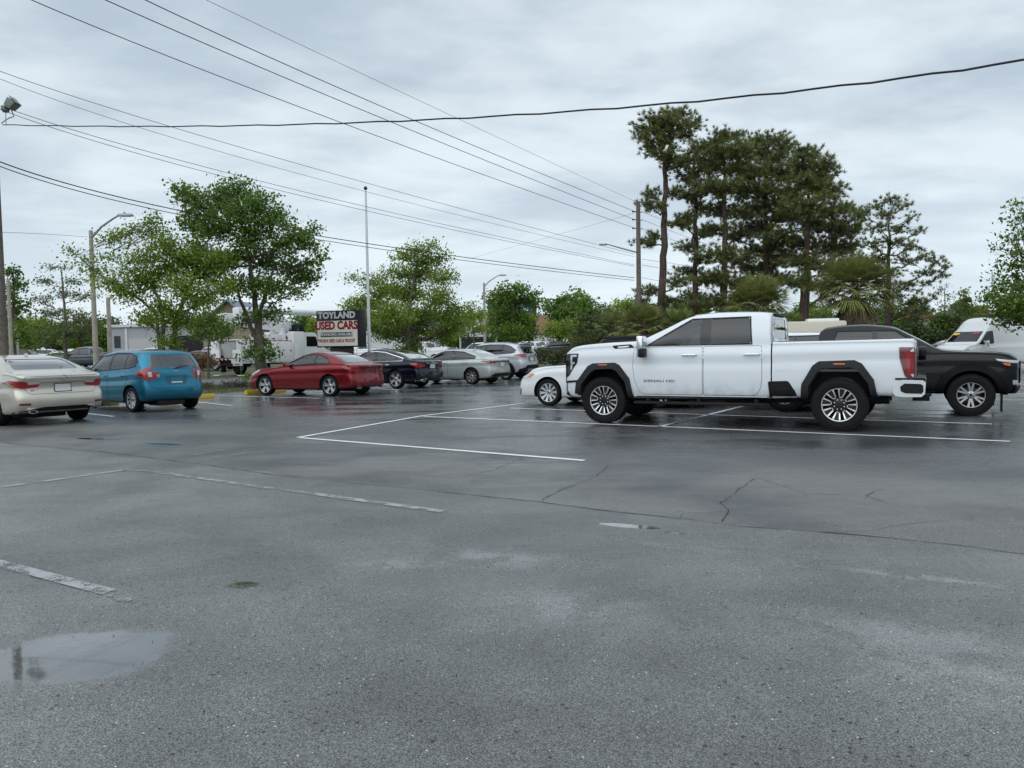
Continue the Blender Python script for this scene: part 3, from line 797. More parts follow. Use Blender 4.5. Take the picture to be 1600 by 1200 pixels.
def text_mesh(name, s, size, m, parent, M, bold=.0, extrude=.002, sx=1.0, spacing=1.0):
    c = D.curves.new(name, 'FONT'); c.body = s; c.size = size; c.offset = bold; c.extrude = extrude; c.align_x = 'CENTER'; c.align_y = 'CENTER'
    c.resolution_u = 3; c.space_character = spacing
    o = link(D.objects.new('tmp', c)); bpy.context.view_layer.update()
    me = D.meshes.new_from_object(o.evaluated_get(bpy.context.evaluated_depsgraph_get())); D.objects.remove(o); D.curves.remove(c)
    me.materials.clear(); me.materials.append(m); me.name = name
    me.transform(M @ Matrix.Diagonal((sx, 1, 1, 1)))
    return link(D.objects.new(name, me), parent)
def frame(loc, X, Y):
    X, Y = Vector(X).normalized(), Vector(Y).normalized(); Z = X.cross(Y)
    return Matrix(((X.x, Y.x, Z.x, loc[0]), (X.y, Y.y, Z.y, loc[1]), (X.z, Y.z, Z.z, loc[2]), (0, 0, 0, 1)))

def car_spec(wb, ro, fo, Wd, Ht, deck, cowl, nose, xb0, xb1, xw1, xw0, br, bf, R, tw, rim, paint_, bot=.2, **kw):
    h = Wd / 2; xf = wb + fo; lerp = lambda a, b, t: a + (b - a) * t
    top = [(-ro, deck - .03), (-ro + .16, deck), (xb0 - .04, deck + (.03 if xb0 > -ro + .4 else 0)), (xb0 + .04, deck + (.045 if xb0 > -ro + .4 else .03))]
    z0 = top[-1][1]
    top += [(lerp(xb0, xb1, .35), lerp(z0, Ht - .05, .44)), (lerp(xb0, xb1, .68), lerp(z0, Ht - .05, .77)), (xb1, Ht - .05), (lerp(xb1, xw1, .3), Ht - .012), (lerp(xb1, xw1, .65), Ht),
            (xw1, Ht - .055), (lerp(xw1, xw0, .33), lerp(Ht - .055, cowl, .29)), (lerp(xw1, xw0, .66), lerp(Ht - .055, cowl, .63)), (xw0, cowl), (xw0 + .10, cowl - .025),
            (lerp(xw0, xf, .5), lerp(cowl, nose, .30)), (xf - .28, nose + .05), (xf - .10, nose + .0), (xf, nose - .05)]
    zm = lerp(br, bf, .5)
    belt = [(-ro, deck - .09), (xb0, deck - .03 if xb0 > -ro + .4 else br), (xb0 + .3, br), (lerp(xb1, xw1, .5), zm), (xw0 - .3, bf), (xw0 + .2, min(bf, cowl - .09)), (xf - .35, nose - .03), (xf, nose - .12)]
    s = dict(wb=wb, ro=ro, fo=fo, R=R, tw=tw, rim=rim, paint=paint_, top=top, belt=belt,
             half=[(-ro, h * .93), (-ro + .35, h * .975), (0.2, h), (wb - .3, h), (wb + .3, h * .985), (xf - .25, h * .92), (xf, h * .84)],
             bot=[(-ro, bot + .07), (-ro + .5, bot + .03), (.5, bot), (wb - .4, bot), (xf, bot + .01)],
             roff=[(.15, .16), (.32, .05), (.45, 0), (.58, .0), (.68, .04), (.85, .045), (deck, .03), (deck + .5, .05)],
             foff=[(.12, .10), (.25, .01), (.42, 0), (.55, .03), (.68, .11), (.85, .30), (1.2, .5)],
             dlo=[(xw0 - .26, bf + .04), (xw1 + .13, Ht - .135), (lerp(xb1, xw1, .55), Ht - .105), (xb1 + .10, Ht - .145), (xb0 + .30, br + .12), (xb0 + .33, br + .045)],
             cabx=lerp(xb1, xw1, .5), cabl=(xw0 - xb0) * .72, seatx=(lerp(xb1, xw1, .62), lerp(xb1, xw1, .06)), steer=(lerp(xb1, xw1, 1.0) + .1, bf + .03),
             wshield=[(-h * .80, cowl + .05), (h * .80, cowl + .05), (h * .665, Ht - .10), (-h * .665, Ht - .10)],
             back=[(-h * .70, z0 + .03), (h * .70, z0 + .03), (h * .62, Ht - .10), (-h * .62, Ht - .10)],
             mirror=(xw0 - .42, bf + .07))
    m_ = lerp(xb1, xw1, .48)
    s['wins'] = [(m_ + .045, 9), (xb0 + .62, m_ - .045), (-9, xb0 + .57)]
    s.update(kw); return s
def plate_y(z0=.72, m=PLATE, w=.155, hh=.075): return [(-w, z0 - hh), (w, z0 - hh), (w, z0 + hh), (-w, z0 + hh)]
def lip(zs, h, x0, x1, m=TRIM): pass
def exhaust(x, y, z):
    return lambda ub: ub
def chrome_tips(x, ys, z, rx=.06, rz=.03):
    def f(root, skin):
        for y in ys:
            mb = MB(); n = 20; rings = []
            for (k, xx) in ((1, x), (1, x + .12), (.8, x + .12), (.8, x + .0)):
                rings.append([mb.bm.verts.new((xx, y + math.cos(2 * math.pi * i / n) * rx * k, z + math.sin(2 * math.pi * i / n) * rz * k)) for i in range(n)])
            for a, b in list(zip(rings, rings[1:])) + [(rings[-1], rings[0])]:
                for i in range(n): mb.bm.faces.new((a[i], a[(i + 1) % n], b[(i + 1) % n], b[i]))
            bmesh.ops.recalc_face_normals(mb.bm, faces=mb.bm.faces); mb.build('exhaust_tip', CHROME, root)
    return f
def antenna_fin(x, z, m):
    def f(root, skin):
        p, _ = skin.hit('T', x, 0)
        MB().prism([(x - .09, p.z - .01), (x + .10, p.z - .01), (x - .03, p.z + .055), (x - .07, p.z + .055)], 'y', -.018, .018).build('antenna', m, root)
    return f
def badge(s_, size, y, z, m=CHROME, sx=1.3):
    def f(root, skin):
        p, nn = skin.hit('B', y, z)
        text_mesh('badge', s_, size, m, root, frame((p.x - .004, y, z), (0, -1, 0), (0, 0, 1)), bold=size * .02, extrude=.002, sx=sx)
    return f
def emblem(y, z, r, view='B', m=CHROME):
    def f(root, skin):
        p, nn = skin.hit(view, y, z); mb = MB(); sx = -1 if view == 'B' else 1
        mb.lathe([(r, 0), (r, .008), (r * .82, .008), (r * .82, 0)], 24, axis='x', c=(p.x + sx * .006, y, z)); mb.box((p.x + sx * .008, y, z), (.008, r * 1.7, r * .22)); mb.build('emblem', m, root)
    return f
def arch_trim(cx, R0, R1, m, a0=-8, a1=188, zc=None, off=.02, depth=.05):
    def f(root, skin):
        for v in 'LR':
            for x in cx:
                z = zc; n = 22; bm = bmesh.new(); nm = {}
                for k in range(n):
                    A, B = rad(a0 + (a1 - a0) * k / n), rad(a0 + (a1 - a0) * (k + 1) / n)
                    q = [(x + math.cos(A) * R0, z + math.sin(A) * R0), (x + math.cos(A) * R1, z + math.sin(A) * R1), (x + math.cos(B) * R1, z + math.sin(B) * R1), (x + math.cos(B) * R0, z + math.sin(B) * R0)]
                    nm.update(lay(bm, skin, v, q, off, depth, 0, .2))
                bm.verts.index_update(); nor = [(0, 0, 0)] * len(bm.verts)
                for vv, nn in nm.items(): nor[vv.index] = tuple(nn)
                me = D.meshes.new('wheel_arch'); bm.to_mesh(me); bm.free(); me.materials.append(m); me.normals_split_custom_set_from_vertices(nor); link(D.objects.new('wheel_arch', me), root)
    return f

# ------------------------------------------------------------ the cars nearby
SIL10 = dict(n=10, w0=.035, w1=.045, split=.075, hub=.26, rr=.71, lugs=5)
P_BEIGE = paint('beige pearl paint', (.56, .52, .45), .55, .28)
P_BLUE = paint('teal blue paint', (.005, .17, .275), .72, .30, .9)
P_RED = paint('dark red paint', (.19, .005, .011), .65, .30, .8)
P_NAVY = paint('navy paint', (.003, .0045, .014), .5, .25, .7)
P_SILV = paint('silver green paint', (.42, .455, .44), .45, .32)
P_SILV2 = paint('bright silver paint', (.50, .52, .54), .45, .32)
P_WHITE = paint('white paint', (.735, .765, .79), 0, .34, zd=(.55, .95))
P_WHITE2 = paint('off white paint', (.76, .77, .77), 0, .38)
P_BLACK = paint('black paint', (.002, .002, .003), 0, .35, .45)
P_GREY = paint('grey paint', (.10, .11, .12), .4, .3)

def doors4(s, xb, xm, xf_, zr, zt, R, hz, hl=.17, m=None, rearcut=None):
    """front and rear door outlines that follow the sill and the rear wheel"""
    wbx = s['wb']; r2 = R + .14
    fr = [(xm + .012, zr), (xf_, zr), (xf_ + .03, zt - .12), (xf_ - .02, zt), (xm + .012, zt)]
    re = [(xb + r2 * .55, zr), (xm - .012, zr), (xm - .012, zt), (xb + .10, zt), (xb + .06, zt - .22), (xb + r2 * .6, R + .14)]
    d = [dict(p=fr, h=(xm + .13, hz), hl=hl), dict(p=re, h=(xb + .24, hz + .01), hl=hl)]
    if m is not None:
        for q in d: q['m'] = m
    return d

# beige sedan, far left
s = car_spec(2.82, 1.08, 1.0, 1.82, 1.45, 1.06, .98, .72, -.50, .42, 1.55, 2.30, .98, .93, .335, .215, dict(SIL10), P_BEIGE, glass=[GMID, GTINT, GTINT], gback=GREAR)
s['doors'] = doors4(s, .12, 1.12, 2.12, .28, .95, .335, .84, m=CHROME)
s['roff'] = [(.15, .22), (.30, .09), (.42, .01), (.55, 0), (.66, .04), (.72, .085), (.86, .07), (.93, .02), (1.02, .0), (1.06, .03), (1.5, .05)]
s['feat'] = [('B2', 'tail_light', [(.46, .79), (.74, .765), (.87, .80), (.90, .905), (.66, .895), (.42, .885)], REDL, .03, .008, .02),
             ('B2', 'reverse_light', [(.44, .855), (.64, .845), (.66, .895), (.42, .888)], CLEARL, .01, .014, .01),
             ('S', 'tail_light', [(-.98, .795), (-.90, .80), (-.60, .915), (-.72, .93), (-.98, .91)], REDL, .02, .007, .02),
             ('B', 'trim_strip', [(-.42, .885), (.42, .885), (.46, .912), (-.46, .912)], CHROME, .01, .014, .02),
             ('B', 'licence_plate', plate_y(.765), PLATE, .01, .012, .02), ('B', 'plate_frame', plate_y(.765, w=.172, hh=.09), TRIM, .01, .006, .02),
             ('B2', 'reflector', [(.62, .43), (.82, .44), (.81, .475), (.63, .475)], REDD, .015, .006, .012),
             ('B', 'trunk_lid', [(-.62, .655), (.62, .655), (.70, .76), (.72, 1.0), (-.72, 1.0), (-.70, .76)], P_BEIGE, .05, .003, .003, DARK),
             ('B', 'valance', [(-.80, .20), (.80, .20), (.86, .30), (.60, .345), (.40, .385), (-.40, .385), (-.60, .345), (-.86, .30)], TRIM, .02, .008, .03)]
s['extra'] = [chrome_tips(-1.05, (.60, -.60), .30, .085, .034), antenna_fin(.55, 1.4, P_BEIGE), emblem(0, .965, .055), badge('ES 350', .055, .50, .72)]
make_car('sedan', 'beige pearl sedan seen from behind at the left edge, black lower valance and twin exhausts', 'car', s, (-10.55, 15.6), 146, 'L')

# blue hatchback
s = car_spec(2.60, .70, .84, 1.695, 1.535, 1.02, 1.04, .80, -.62, .02, 1.50, 2.32, 1.02, .94, .305, .19,
             dict(n=10, w0=.05, w1=.05, hub=.3, rr=.70, lugs=5), P_BLUE, glass=[GMID, GTINT, GTINT], gback=GREAR)
s['top'] = [(-.70, 1.40), (-.62, 1.455), (-.3, 1.50), (.2, 1.525), (.9, 1.535), (1.50, 1.475), (1.78, 1.34), (2.05, 1.19), (2.32, 1.04), (2.45, 1.01), (2.9, .93), (3.2, .85), (3.44, .74)]
s['belt'] = [(-.70, 1.05), (-.2, 1.07), (.4, 1.02), (1.2, .98), (2.0, .94), (2.5, .92), (3.44, .68)]
s['roff'] = [(.15, .15), (.30, .06), (.42, .0), (.60, .0), (.70, .03), (.95, .05), (1.05, .08), (1.44, .30), (1.6, .34)]
s['warp'] = (.9, .6); s['plan'] = (.16, .2)
s['dlo'] = [(2.10, .985), (1.62, 1.36), (.9, 1.43), (.2, 1.43), (-.10, 1.36), (-.26, 1.22), (-.22, 1.13), (.1, 1.08)]
s['wins'] = [(1.10, 9), (.34, 1.02), (-9, .28)]
s['cab'] = [(2.0, 1.0), (1.6, 1.34), (.9, 1.42), (-.1, 1.36), (-.2, 1.05)]; s['cabx'] = .9; s['cabl'] = 2.0
s['back'] = [(-.60, 1.08), (.60, 1.08), (.585, 1.20), (.50, 1.39), (-.50, 1.39), (-.585, 1.20)]
s['doors'] = doors4(s, .06, 1.06, 2.02, .27, 1.0, .305, .88, hl=.18)
s['feat'] = [('B2', 'tail_light', [(.56, .80), (.74, .78), (.80, .98), (.66, 1.10), (.61, 1.08), (.55, .93)], REDL, .02, .012, .02),
             ('B2', 'reverse_light', [(.585, .86), (.67, .86), (.68, .97), (.60, .99)], CLEARL, .02, .018, .01),
             ('S', 'tail_light', [(-.62, .79), (-.52, .80), (-.24, .98), (-.30, 1.0), (-.50, 1.06), (-.62, 1.14)], REDL, .02, .010, .02),
             ('B', 'hatch_door', [(-.58, .58), (.58, .58), (.66, .72), (.64, 1.04), (-.64, 1.04), (-.66, .72)], P_BLUE, .06, .004, .004, DARK),
             ('B', 'grip_bar', [(-.30, .88), (.30, .88), (.28, .925), (-.28, .925)], P_BLUE, .02, .022, .02),
             ('B', 'plate_recess', [(-.25, .665), (.25, .665), (.29, .87), (-.29, .87)], mat('blue recess', (.01, .10, .16), .4), .04, .006, .004),
             ('B', 'licence_plate', plate_y(.765, w=.15), mat('blue dealer plate', (.015, .14, .22), .4), .01, .011, .01),
             ('B', 'plate_text_strip', [(-.14, .70), (.14, .70), (.14, .725), (-.14, .725)], WHITEP, .005, .014, .004),
             ('B', 'valance', [(-.66, .22), (.66, .22), (.70, .29), (-.70, .29)], TRIM, .02, .006, .02)]
def wiper(root, skin):
    p, _ = skin.hit('B', .02, 1.06); q, _ = skin.hit('B', -.34, 1.11)
    MB().tube([(p.x - .03, .02, 1.05), (p.x - .045, -.1, 1.10), (q.x - .03, -.40, 1.115)], [.016, .012, .006], 6).build('wiper', TRIM, root)
s['extra'] = [wiper, emblem(0, .985, .045), badge('VERSA', .034, .43, .90, WHITEP), badge('NOTE', .032, .43, .855, WHITEP)]
make_car('hatchback', 'teal blue compact hatchback beside the beige sedan, rear wiper and red boomerang tail lights', 'car', s, (-9.32, 18.75), 144, 'L')

# dark red coupe
s = car_spec(2.675, 1.0, .96, 1.795, 1.405, 1.00, .97, .72, -.62, .28, 1.05, 2.02, .98, .91, .325, .215,
             dict(n=5, w0=.05, w1=.05, split=.17, hub=.26, rr=.73, ph=1.5), P_RED, glass=[GCLR, GMID, GTINT], gback=GREAR)
s['dlo'] = [(1.80, .965), (1.12, 1.275), (.75, 1.305), (.40, 1.285), (.10, 1.18), (-.02, 1.06), (.05, 1.015)]
s['wins'] = [(.62, 9), (-9, .54)]; s['cab'] = [(1.7, .98), (1.1, 1.26), (.4, 1.27), (0, 1.12), (0, 1.0)]; s['cabx'] = .8; s['cabl'] = 1.7; s['seatx'] = (.62, .05)
s['doors'] = [dict(p=[(.55, .30), (2.05, .29), (2.12, .80), (2.02, .93), (.52, .98)], h=(.68, .84))]
s['roff'] = [(.15, .14), (.28, .03), (.42, 0), (.56, .01), (.68, .06), (.85, .05), (.95, .01), (1.0, 0), (1.05, .03), (1.5, .05)]
s['feat'] = [('B2', 'tail_light', [(.50, .80), (.80, .76), (.86, .86), (.80, .94), (.56, .92)], REDL, .03, .010, .02),
             ('S', 'tail_light', [(-.90, .76), (-.80, .80), (-.50, .93), (-.62, .955), (-.90, .945)], REDL, .02, .009, .02),
             ('B', 'trim_strip', [(-.36, .885), (.36, .885), (.36, .91), (-.36, .91)], P_RED, .01, .02, .03),
             ('B', 'licence_plate', plate_y(.77), mat('maroon plate', (.12, .02, .02), .4), .01, .010, .01), ('B', 'plate_frame', plate_y(.77, w=.18, hh=.098), mat('red frame', (.30, .05, .05), .3), .01, .006, .01),
             ('B', 'valance', [(-.66, .20), (.66, .20), (.62, .30), (-.62, .30)], TRIM, .02, .008, .02),
             ('S', 'reflector', [(-.78, .42), (-.62, .42), (-.62, .45), (-.78, .45)], REDD, .01, .005, .01), ('S', 'side_skirt', [(.42, .20), (2.22, .20), (2.22, .265), (.42, .265)], P_RED, .02, .022, .03),
             ('S', 'headlight', [(3.22, .66), (3.36, .70), (3.10, .82), (2.85, .84), (2.95, .77)], CLEARL, .02, .006, .01)]
s['extra'] = [chrome_tips(-.98, (.55, -.55), .27, .045, .04), emblem(0, .95, .045)]
make_car('coupe', 'dark red two-door coupe parked nose-in beside the dealer sign', 'car', s, (-5.72, 24.0), 153.5, 'L')

# navy sedan
s = car_spec(2.874, 1.10, .88, 1.854, 1.47, 1.03, 1.0, .76, -.62, .42, 1.42, 2.28, .985, .93, .335, .225,
             dict(n=5, w0=.055, w1=.05, split=.17, hub=.28, rr=.74, mid=1), P_NAVY, glass=[GCLR, GCLR, GTINT], gback=glass('rear glass light', (.3, .36, .35), 3.2), smat=CHROME)
s['doors'] = doors4(s, .10, 1.14, 2.1, .28, .955, .335, .86, m=CHROME)
s['roff'] = [(.15, .14), (.30, .03), (.42, 0), (.6, .01), (.72, .05), (.95, .03), (1.05, .03), (1.5, .05)]
s['feat'] = [('B2', 'tail_light', [(.48, .80), (.82, .76), (.87, .85), (.84, .92), (.50, .89)], REDL, .02, .010, .02),
             ('S', 'tail_light', [(-1.0, .76), (-.88, .79), (-.66, .88), (-.70, .92), (-1.0, .93)], REDL, .02, .009, .02),
             ('B', 'trim_strip', [(-.40, .90), (.40, .90), (.40, .925), (-.40, .925)], CHROME, .01, .014, .02),
             ('B', 'licence_plate', plate_y(.80), PLATE, .01, .010, .01),
             ('B', 'valance', [(-.80, .20), (.80, .20), (.80, .31), (.55, .35), (-.55, .35), (-.80, .31)], TRIM, .02, .008, .02),
             ('B2', 'bumper_trim', [(.40, .335), (.62, .325), (.84, .27), (.86, .29), (.64, .35), (.40, .355)], CHROME, .008, .014, .01)]
s['extra'] = [chrome_tips(-1.08, (.60, -.60), .26, .07, .03), emblem(0, .965, .045)]
make_car('sedan', 'dark navy sedan with chrome window trim parked between the red coupe and the silver sedan', 'car', s, (-4.30, 28.3), 152.5, 'L')

# silver sedan
s = car_spec(2.70, 1.0, .93, 1.78, 1.435, 1.02, 1.0, .76, -.50, .30, 1.40, 2.25, .985, .92, .32, .205,
             dict(n=8, w0=.05, w1=.06, hub=.28, rr=.70), P_SILV, glass=[GTINT, GTINT, GTINT], gback=GREAR)
s['doors'] = doors4(s, .08, 1.08, 2.05, .27, .95, .32, .86)
s['feat'] = [('B2', 'tail_light', [(.40, .88), (.84, .82), (.86, .90), (.62, .93), (.42, .92)], REDL, .02, .012, .02),
             ('S', 'tail_light', [(-.92, .82), (-.75, .86), (-.42, .93), (-.55, .95), (-.92, .92)], REDL, .015, .010, .02),
             ('B', 'tail_trim', [(-.42, .885), (.42, .885), (.42, .915), (-.42, .915)], GLOSSBLK, .01, .010, .01),
             ('B', 'licence_plate', plate_y(.78), PLATE, .01, .010, .01), ('B', 'plate_recess', [(-.30, .68), (.30, .68), (.34, .875), (-.34, .875)], mat('silver recess', (.25, .27, .27), .4), .03, .004, .003),
             ('B', 'valance', [(-.82, .22), (.82, .22), (.76, .36), (.62, .44), (-.62, .44), (-.76, .36)], TRIM, .03, .008, .02)]
s['extra'] = [antenna_fin(.35, 1.4, P_SILV), emblem(0, .955, .04)]
make_car('sedan', 'pale silver-green sedan parked between the navy sedan and the silver crossover', 'car', s, (-1.62, 30.6), 152.5, 'L')

# silver crossover
s = car_spec(2.69, .97, .94, 1.855, 1.70, 1.10, 1.12, .92, -.75, .05, 1.42, 2.22, 1.15, 1.06, .35, .225,
             dict(n=5, w0=.07, w1=.06, split=.16, hub=.28, rr=.68), P_SILV2, bot=.26, glass=[GTINT, GTINT, GTINT], gback=GTINT)
s['top'] = [(-.97, 1.50), (-.88, 1.56), (-.5, 1.63), (.2, 1.685), (.9, 1.70), (1.42, 1.65), (1.70, 1.48), (1.97, 1.30), (2.22, 1.13), (2.35, 1.10), (3.0, 1.03), (3.4, .95), (3.63, .82)]
s['belt'] = [(-.97, 1.18), (-.3, 1.20), (.4, 1.15), (1.2, 1.11), (2.0, 1.06), (2.5, 1.02), (3.63, .78)]
s['roff'] = [(.22, .20), (.40, .06), (.55, .0), (.75, .0), (.85, .05), (1.05, .08), (1.15, .12), (1.45, .32), (1.52, .27), (1.62, .25), (1.8, .3)]
s['warp'] = (1.0, .6); s['plan'] = (.14, .2)
s['dlo'] = [(1.98, 1.10), (1.50, 1.52), (.9, 1.58), (.1, 1.57), (-.22, 1.50), (-.52, 1.32), (-.46, 1.24), (-.3, 1.20)]
s['wins'] = [(1.06, 9), (.20, .98), (-9, .14)]
s['cab'] = [(1.9, 1.12), (1.5, 1.50), (.9, 1.56), (0, 1.55), (-.4, 1.36), (-.4, 1.18)]; s['cabx'] = .8; s['cabl'] = 2.1
s['back'] = [(-.62, 1.17), (.62, 1.17), (.56, 1.47), (-.56, 1.47)]
s['doors'] = doors4(s, .05, 1.02, 2.0, .36, 1.12, .35, 1.0)
s['feat'] = [('B2', 'tail_light', [(.46, 1.04), (.80, 1.02), (.86, 1.08), (.80, 1.14), (.50, 1.10)], REDL, .02, .014, .02),
             ('S', 'tail_light', [(-.92, 1.0), (-.80, 1.02), (-.42, 1.10), (-.70, 1.16), (-.92, 1.15)], REDL, .015, .012, .02),
             ('B', 'licence_plate', plate_y(.92), PLATE, .01, .012, .01), ('B', 'plate_recess', [(-.34, .82), (.34, .82), (.36, 1.06), (-.36, 1.06)], mat('grey recess', (.16, .17, .18), .4), .03, .006, .003),
             ('B', 'rear_bumper', [(-.86, .30), (.86, .30), (.88, .50), (.66, .56), (.52, .66), (-.52, .66), (-.66, .56), (-.88, .50)], TRIM, .03, .03, .05),
             ('B', 'skid_plate', [(-.50, .33), (.50, .33), (.44, .50), (-.44, .50)], ALLOY, .02, .04, .02),
             ('S', 'sill', [(.44, .28), (2.25, .28), (2.25, .40), (.44, .40)], TRIM, .02, .014, .03)]
s['extra'] = [arch_trim((0, 2.69), .41, .50, TRIM, zc=.36, a0=-15, a1=195), antenna_fin(-.3, 1.6, P_SILV2),
              lambda root, skin: [MB().tube([(x, y, skin.hit('T', x, y)[0].z + .035) for x in (1.2, .6, 0, -.5)], .018, 6).build('roof_rail', TRIM, root) for y in (.56, -.56)],
              lambda root, skin: MB().box((-.62, 0, 1.60), (.30, 1.16, .03), bev=.012).build('spoiler', P_SILV2, root)]
make_car('crossover', 'silver crossover with black rear bumper, parked last in the left-hand row by the hedge', 'car', s, (-.30, 34.6), 153, 'L')

# white sedan, nose showing in front of the pickup
s = car_spec(2.776, 1.05, .97, 1.82, 1.47, 1.05, 1.02, .79, -.50, .38, 1.48, 2.30, .99, .93, .325, .215,
             dict(n=10, w0=.026, w1=.036, split=.085, hub=.24, rr=.71, ph=1.2), P_WHITE2, glass=[GMID, GTINT, GTINT])
s['doors'] = doors4(s, .08, 1.1, 2.1, .27, .96, .325, .86)
s['foff'] = [(.12, .06), (.22, .0), (.42, 0), (.55, .02), (.68, .09), (.80, .25), (1.2, .5)]
s['feat'] = [('S', 'headlight', [(3.62, .62), (3.50, .74), (3.20, .80), (3.12, .77), (3.35, .66)], CLEARL, .02, .008, .02),
             ('S', 'turn_signal', [(3.34, .70), (3.22, .775), (3.15, .77), (3.26, .69)], AMBER, .01, .012, .01),
             ('S', 'fog_light', [(3.60, .26), (3.57, .26), (3.55, .40), (3.58, .42)], TRIM, .005, .010, .01),
             ('F', 'grille', [(-.42, .22), (.42, .22), (.50, .42), (-.50, .42)], TRIM, .03, .008, .02), ('F', 'upper_grille', [(-.38, .60), (.38, .60), (.40, .68), (-.40, .68)], TRIM, .02, .008, .02),
             ('B2', 'tail_light', [(.5, .80), (.84, .76), (.88, .90), (.54, .92)], REDL, .02, .01, .02)]
make_car('sedan', 'white sedan mostly hidden behind the white pickup, its nose out in front', 'car', s, (3.31, 17.42), 151.5, 'L')

# ------------------------------------------------------------ white crew-cab pickup (the big one)
BEDL = mat('bed liner', (.02, .02, .022), .8)
def bedcut(x0, x1, hw, z0=.95):
    return (lambda mb: mb.box(((x0 + x1) / 2, 0, z0 + 1), (x1 - x0, 2 * hw, 2.0)), [BEDL])
def gapcut(x, z0, w=.022, h=3.0):
    return (lambda mb: (mb.box((x, 1.2, z0 + h / 2), (w, 1.1, h)), mb.box((x, -1.2, z0 + h / 2), (w, 1.1, h)), mb.box((x, 0, z0 + .5 + h / 2), (w, 1.6, h))), [DARK])
FORK = dict(n=8, fork=1, hub=.40, rr=.63, lugs=8, knobs=1, mat=mat('machined alloy', (.80, .81, .82), .22, .9), mat2=mat('black wheel', (.012, .012, .013), .3, .2), ph=1.75)
a_in = [(.40, .30), (.40, .72), (.22, .98), (-.18, 1.02), (-.38, .82), (-.50, .40), (-.50, .20), (.40, .20)]
AF = [(.52, .20), (.44, .72), (.24, .95), (.15, 1.00), (-.18, 1.01), (-.27, .97), (-.43, .78), (-.52, .35), (-.52, .20)]
AR = [(.50, .20), (.47, .72), (.33, .96), (.24, 1.02), (-.17, 1.03), (-.27, .98), (-.42, .78), (-.50, .42), (-.50, .20)]
FL_F = [(.60, .36), (.54, .76), (.30, 1.06), (.20, 1.115), (-.23, 1.125), (-.32, 1.08), (-.51, .84), (-.60, .42)]
FL_R = [(.60, .46), (.57, .76), (.40, 1.06), (.30, 1.13), (-.22, 1.145), (-.33, 1.09), (-.50, .84), (-.57, .50)]
s = dict(wb=4.036, ro=1.08, fo=.90, R=.43, tw=.275, rim=FORK, paint=P_WHITE, tumble=.27, er=.04, crease=.016, inboard=.0, welld=.42, plan=(.03, .15), warp=(.3, .5), archpoly=(AR, AF),
         top=[(-1.10, 1.49), (-.9, 1.485), (0, 1.475), (1.02, 1.47), (1.05, 1.47), (1.065, 1.47), (1.085, 1.90), (1.11, 1.955), (1.3, 1.99), (1.9, 2.005), (2.30, 1.985), (2.50, 1.935), (2.80, 1.80), (3.12, 1.655), (3.42, 1.53), (3.50, 1.52), (4.0, 1.50), (4.55, 1.46), (4.80, 1.42), (4.936, 1.36)],
         belt=[(-1.10, 1.42), (1.05, 1.40), (1.085, 1.385), (3.2, 1.385), (3.6, 1.40), (4.4, 1.38), (4.936, 1.30)],
         half=[(-1.10, 1.0), (-.5, 1.02), (.9, 1.02), (2, 1.03), (3.5, 1.03), (4.6, 1.01), (4.936, .96)],
         bot=[(-1.10, .56), (-.6, .57), (0, .56), (1.0, .50), (3.5, .47), (4.4, .46), (4.936, .46)],
         keyx=[1.065, 1.085, 1.075, 1.10],
         roff=[(.5, 0), (.9, 0), (1.4, .0), (2, 0)], foff=[(.40, .12), (.55, .0), (1.1, .0), (1.28, .0), (1.36, .05), (1.5, .10)],
         dlo=[(3.20, 1.425), (2.40, 1.865), (1.42, 1.875), (1.38, 1.44)],
         wins=[(2.24, 9), (-9, 2.08)], cab=[(3.05, 1.44), (2.38, 1.86), (1.22, 1.87), (1.22, 1.44)], cabx=2.1, cabl=2.0, seatx=(2.05, 1.30), steer=(2.72, 1.42),
         wshield=[(-.80, 1.57), (.80, 1.57), (.70, 1.87), (-.70, 1.87)], back=[(-.62, 1.50), (.62, 1.50), (.60, 1.86), (-.60, 1.86)], gback=GTINT,
         gws=GCLR, glass=[GCLR, GTINT], mirror=(3.22, 1.46, (.10, .24, .36)), mirrormat=CHROME, smat=TRIM, cuts=[bedcut(-1.01, .98, .86), gapcut(1.045, .50)],
         seatm=mat('pale seat', (.16, .155, .15), .7))
s['mirror'] = (3.22, 1.38, (.12, .26, .38))
s['doors'] = [dict(p=[(2.20, .56), (3.26, .56), (3.34, .61), (3.42, .80), (3.46, 1.05), (3.45, 1.25), (3.42, 1.395), (2.20, 1.395)], h=(2.42, 1.25), hl=.26, m=CHROME, r=.03),
              dict(p=[(1.34, .56), (2.175, .56), (2.175, 1.395), (1.21, 1.395), (1.20, .86), (1.22, .70), (1.27, .60)], h=(1.36, 1.25), hl=.26, m=CHROME, r=.03)]
for q in s['doors']: pass
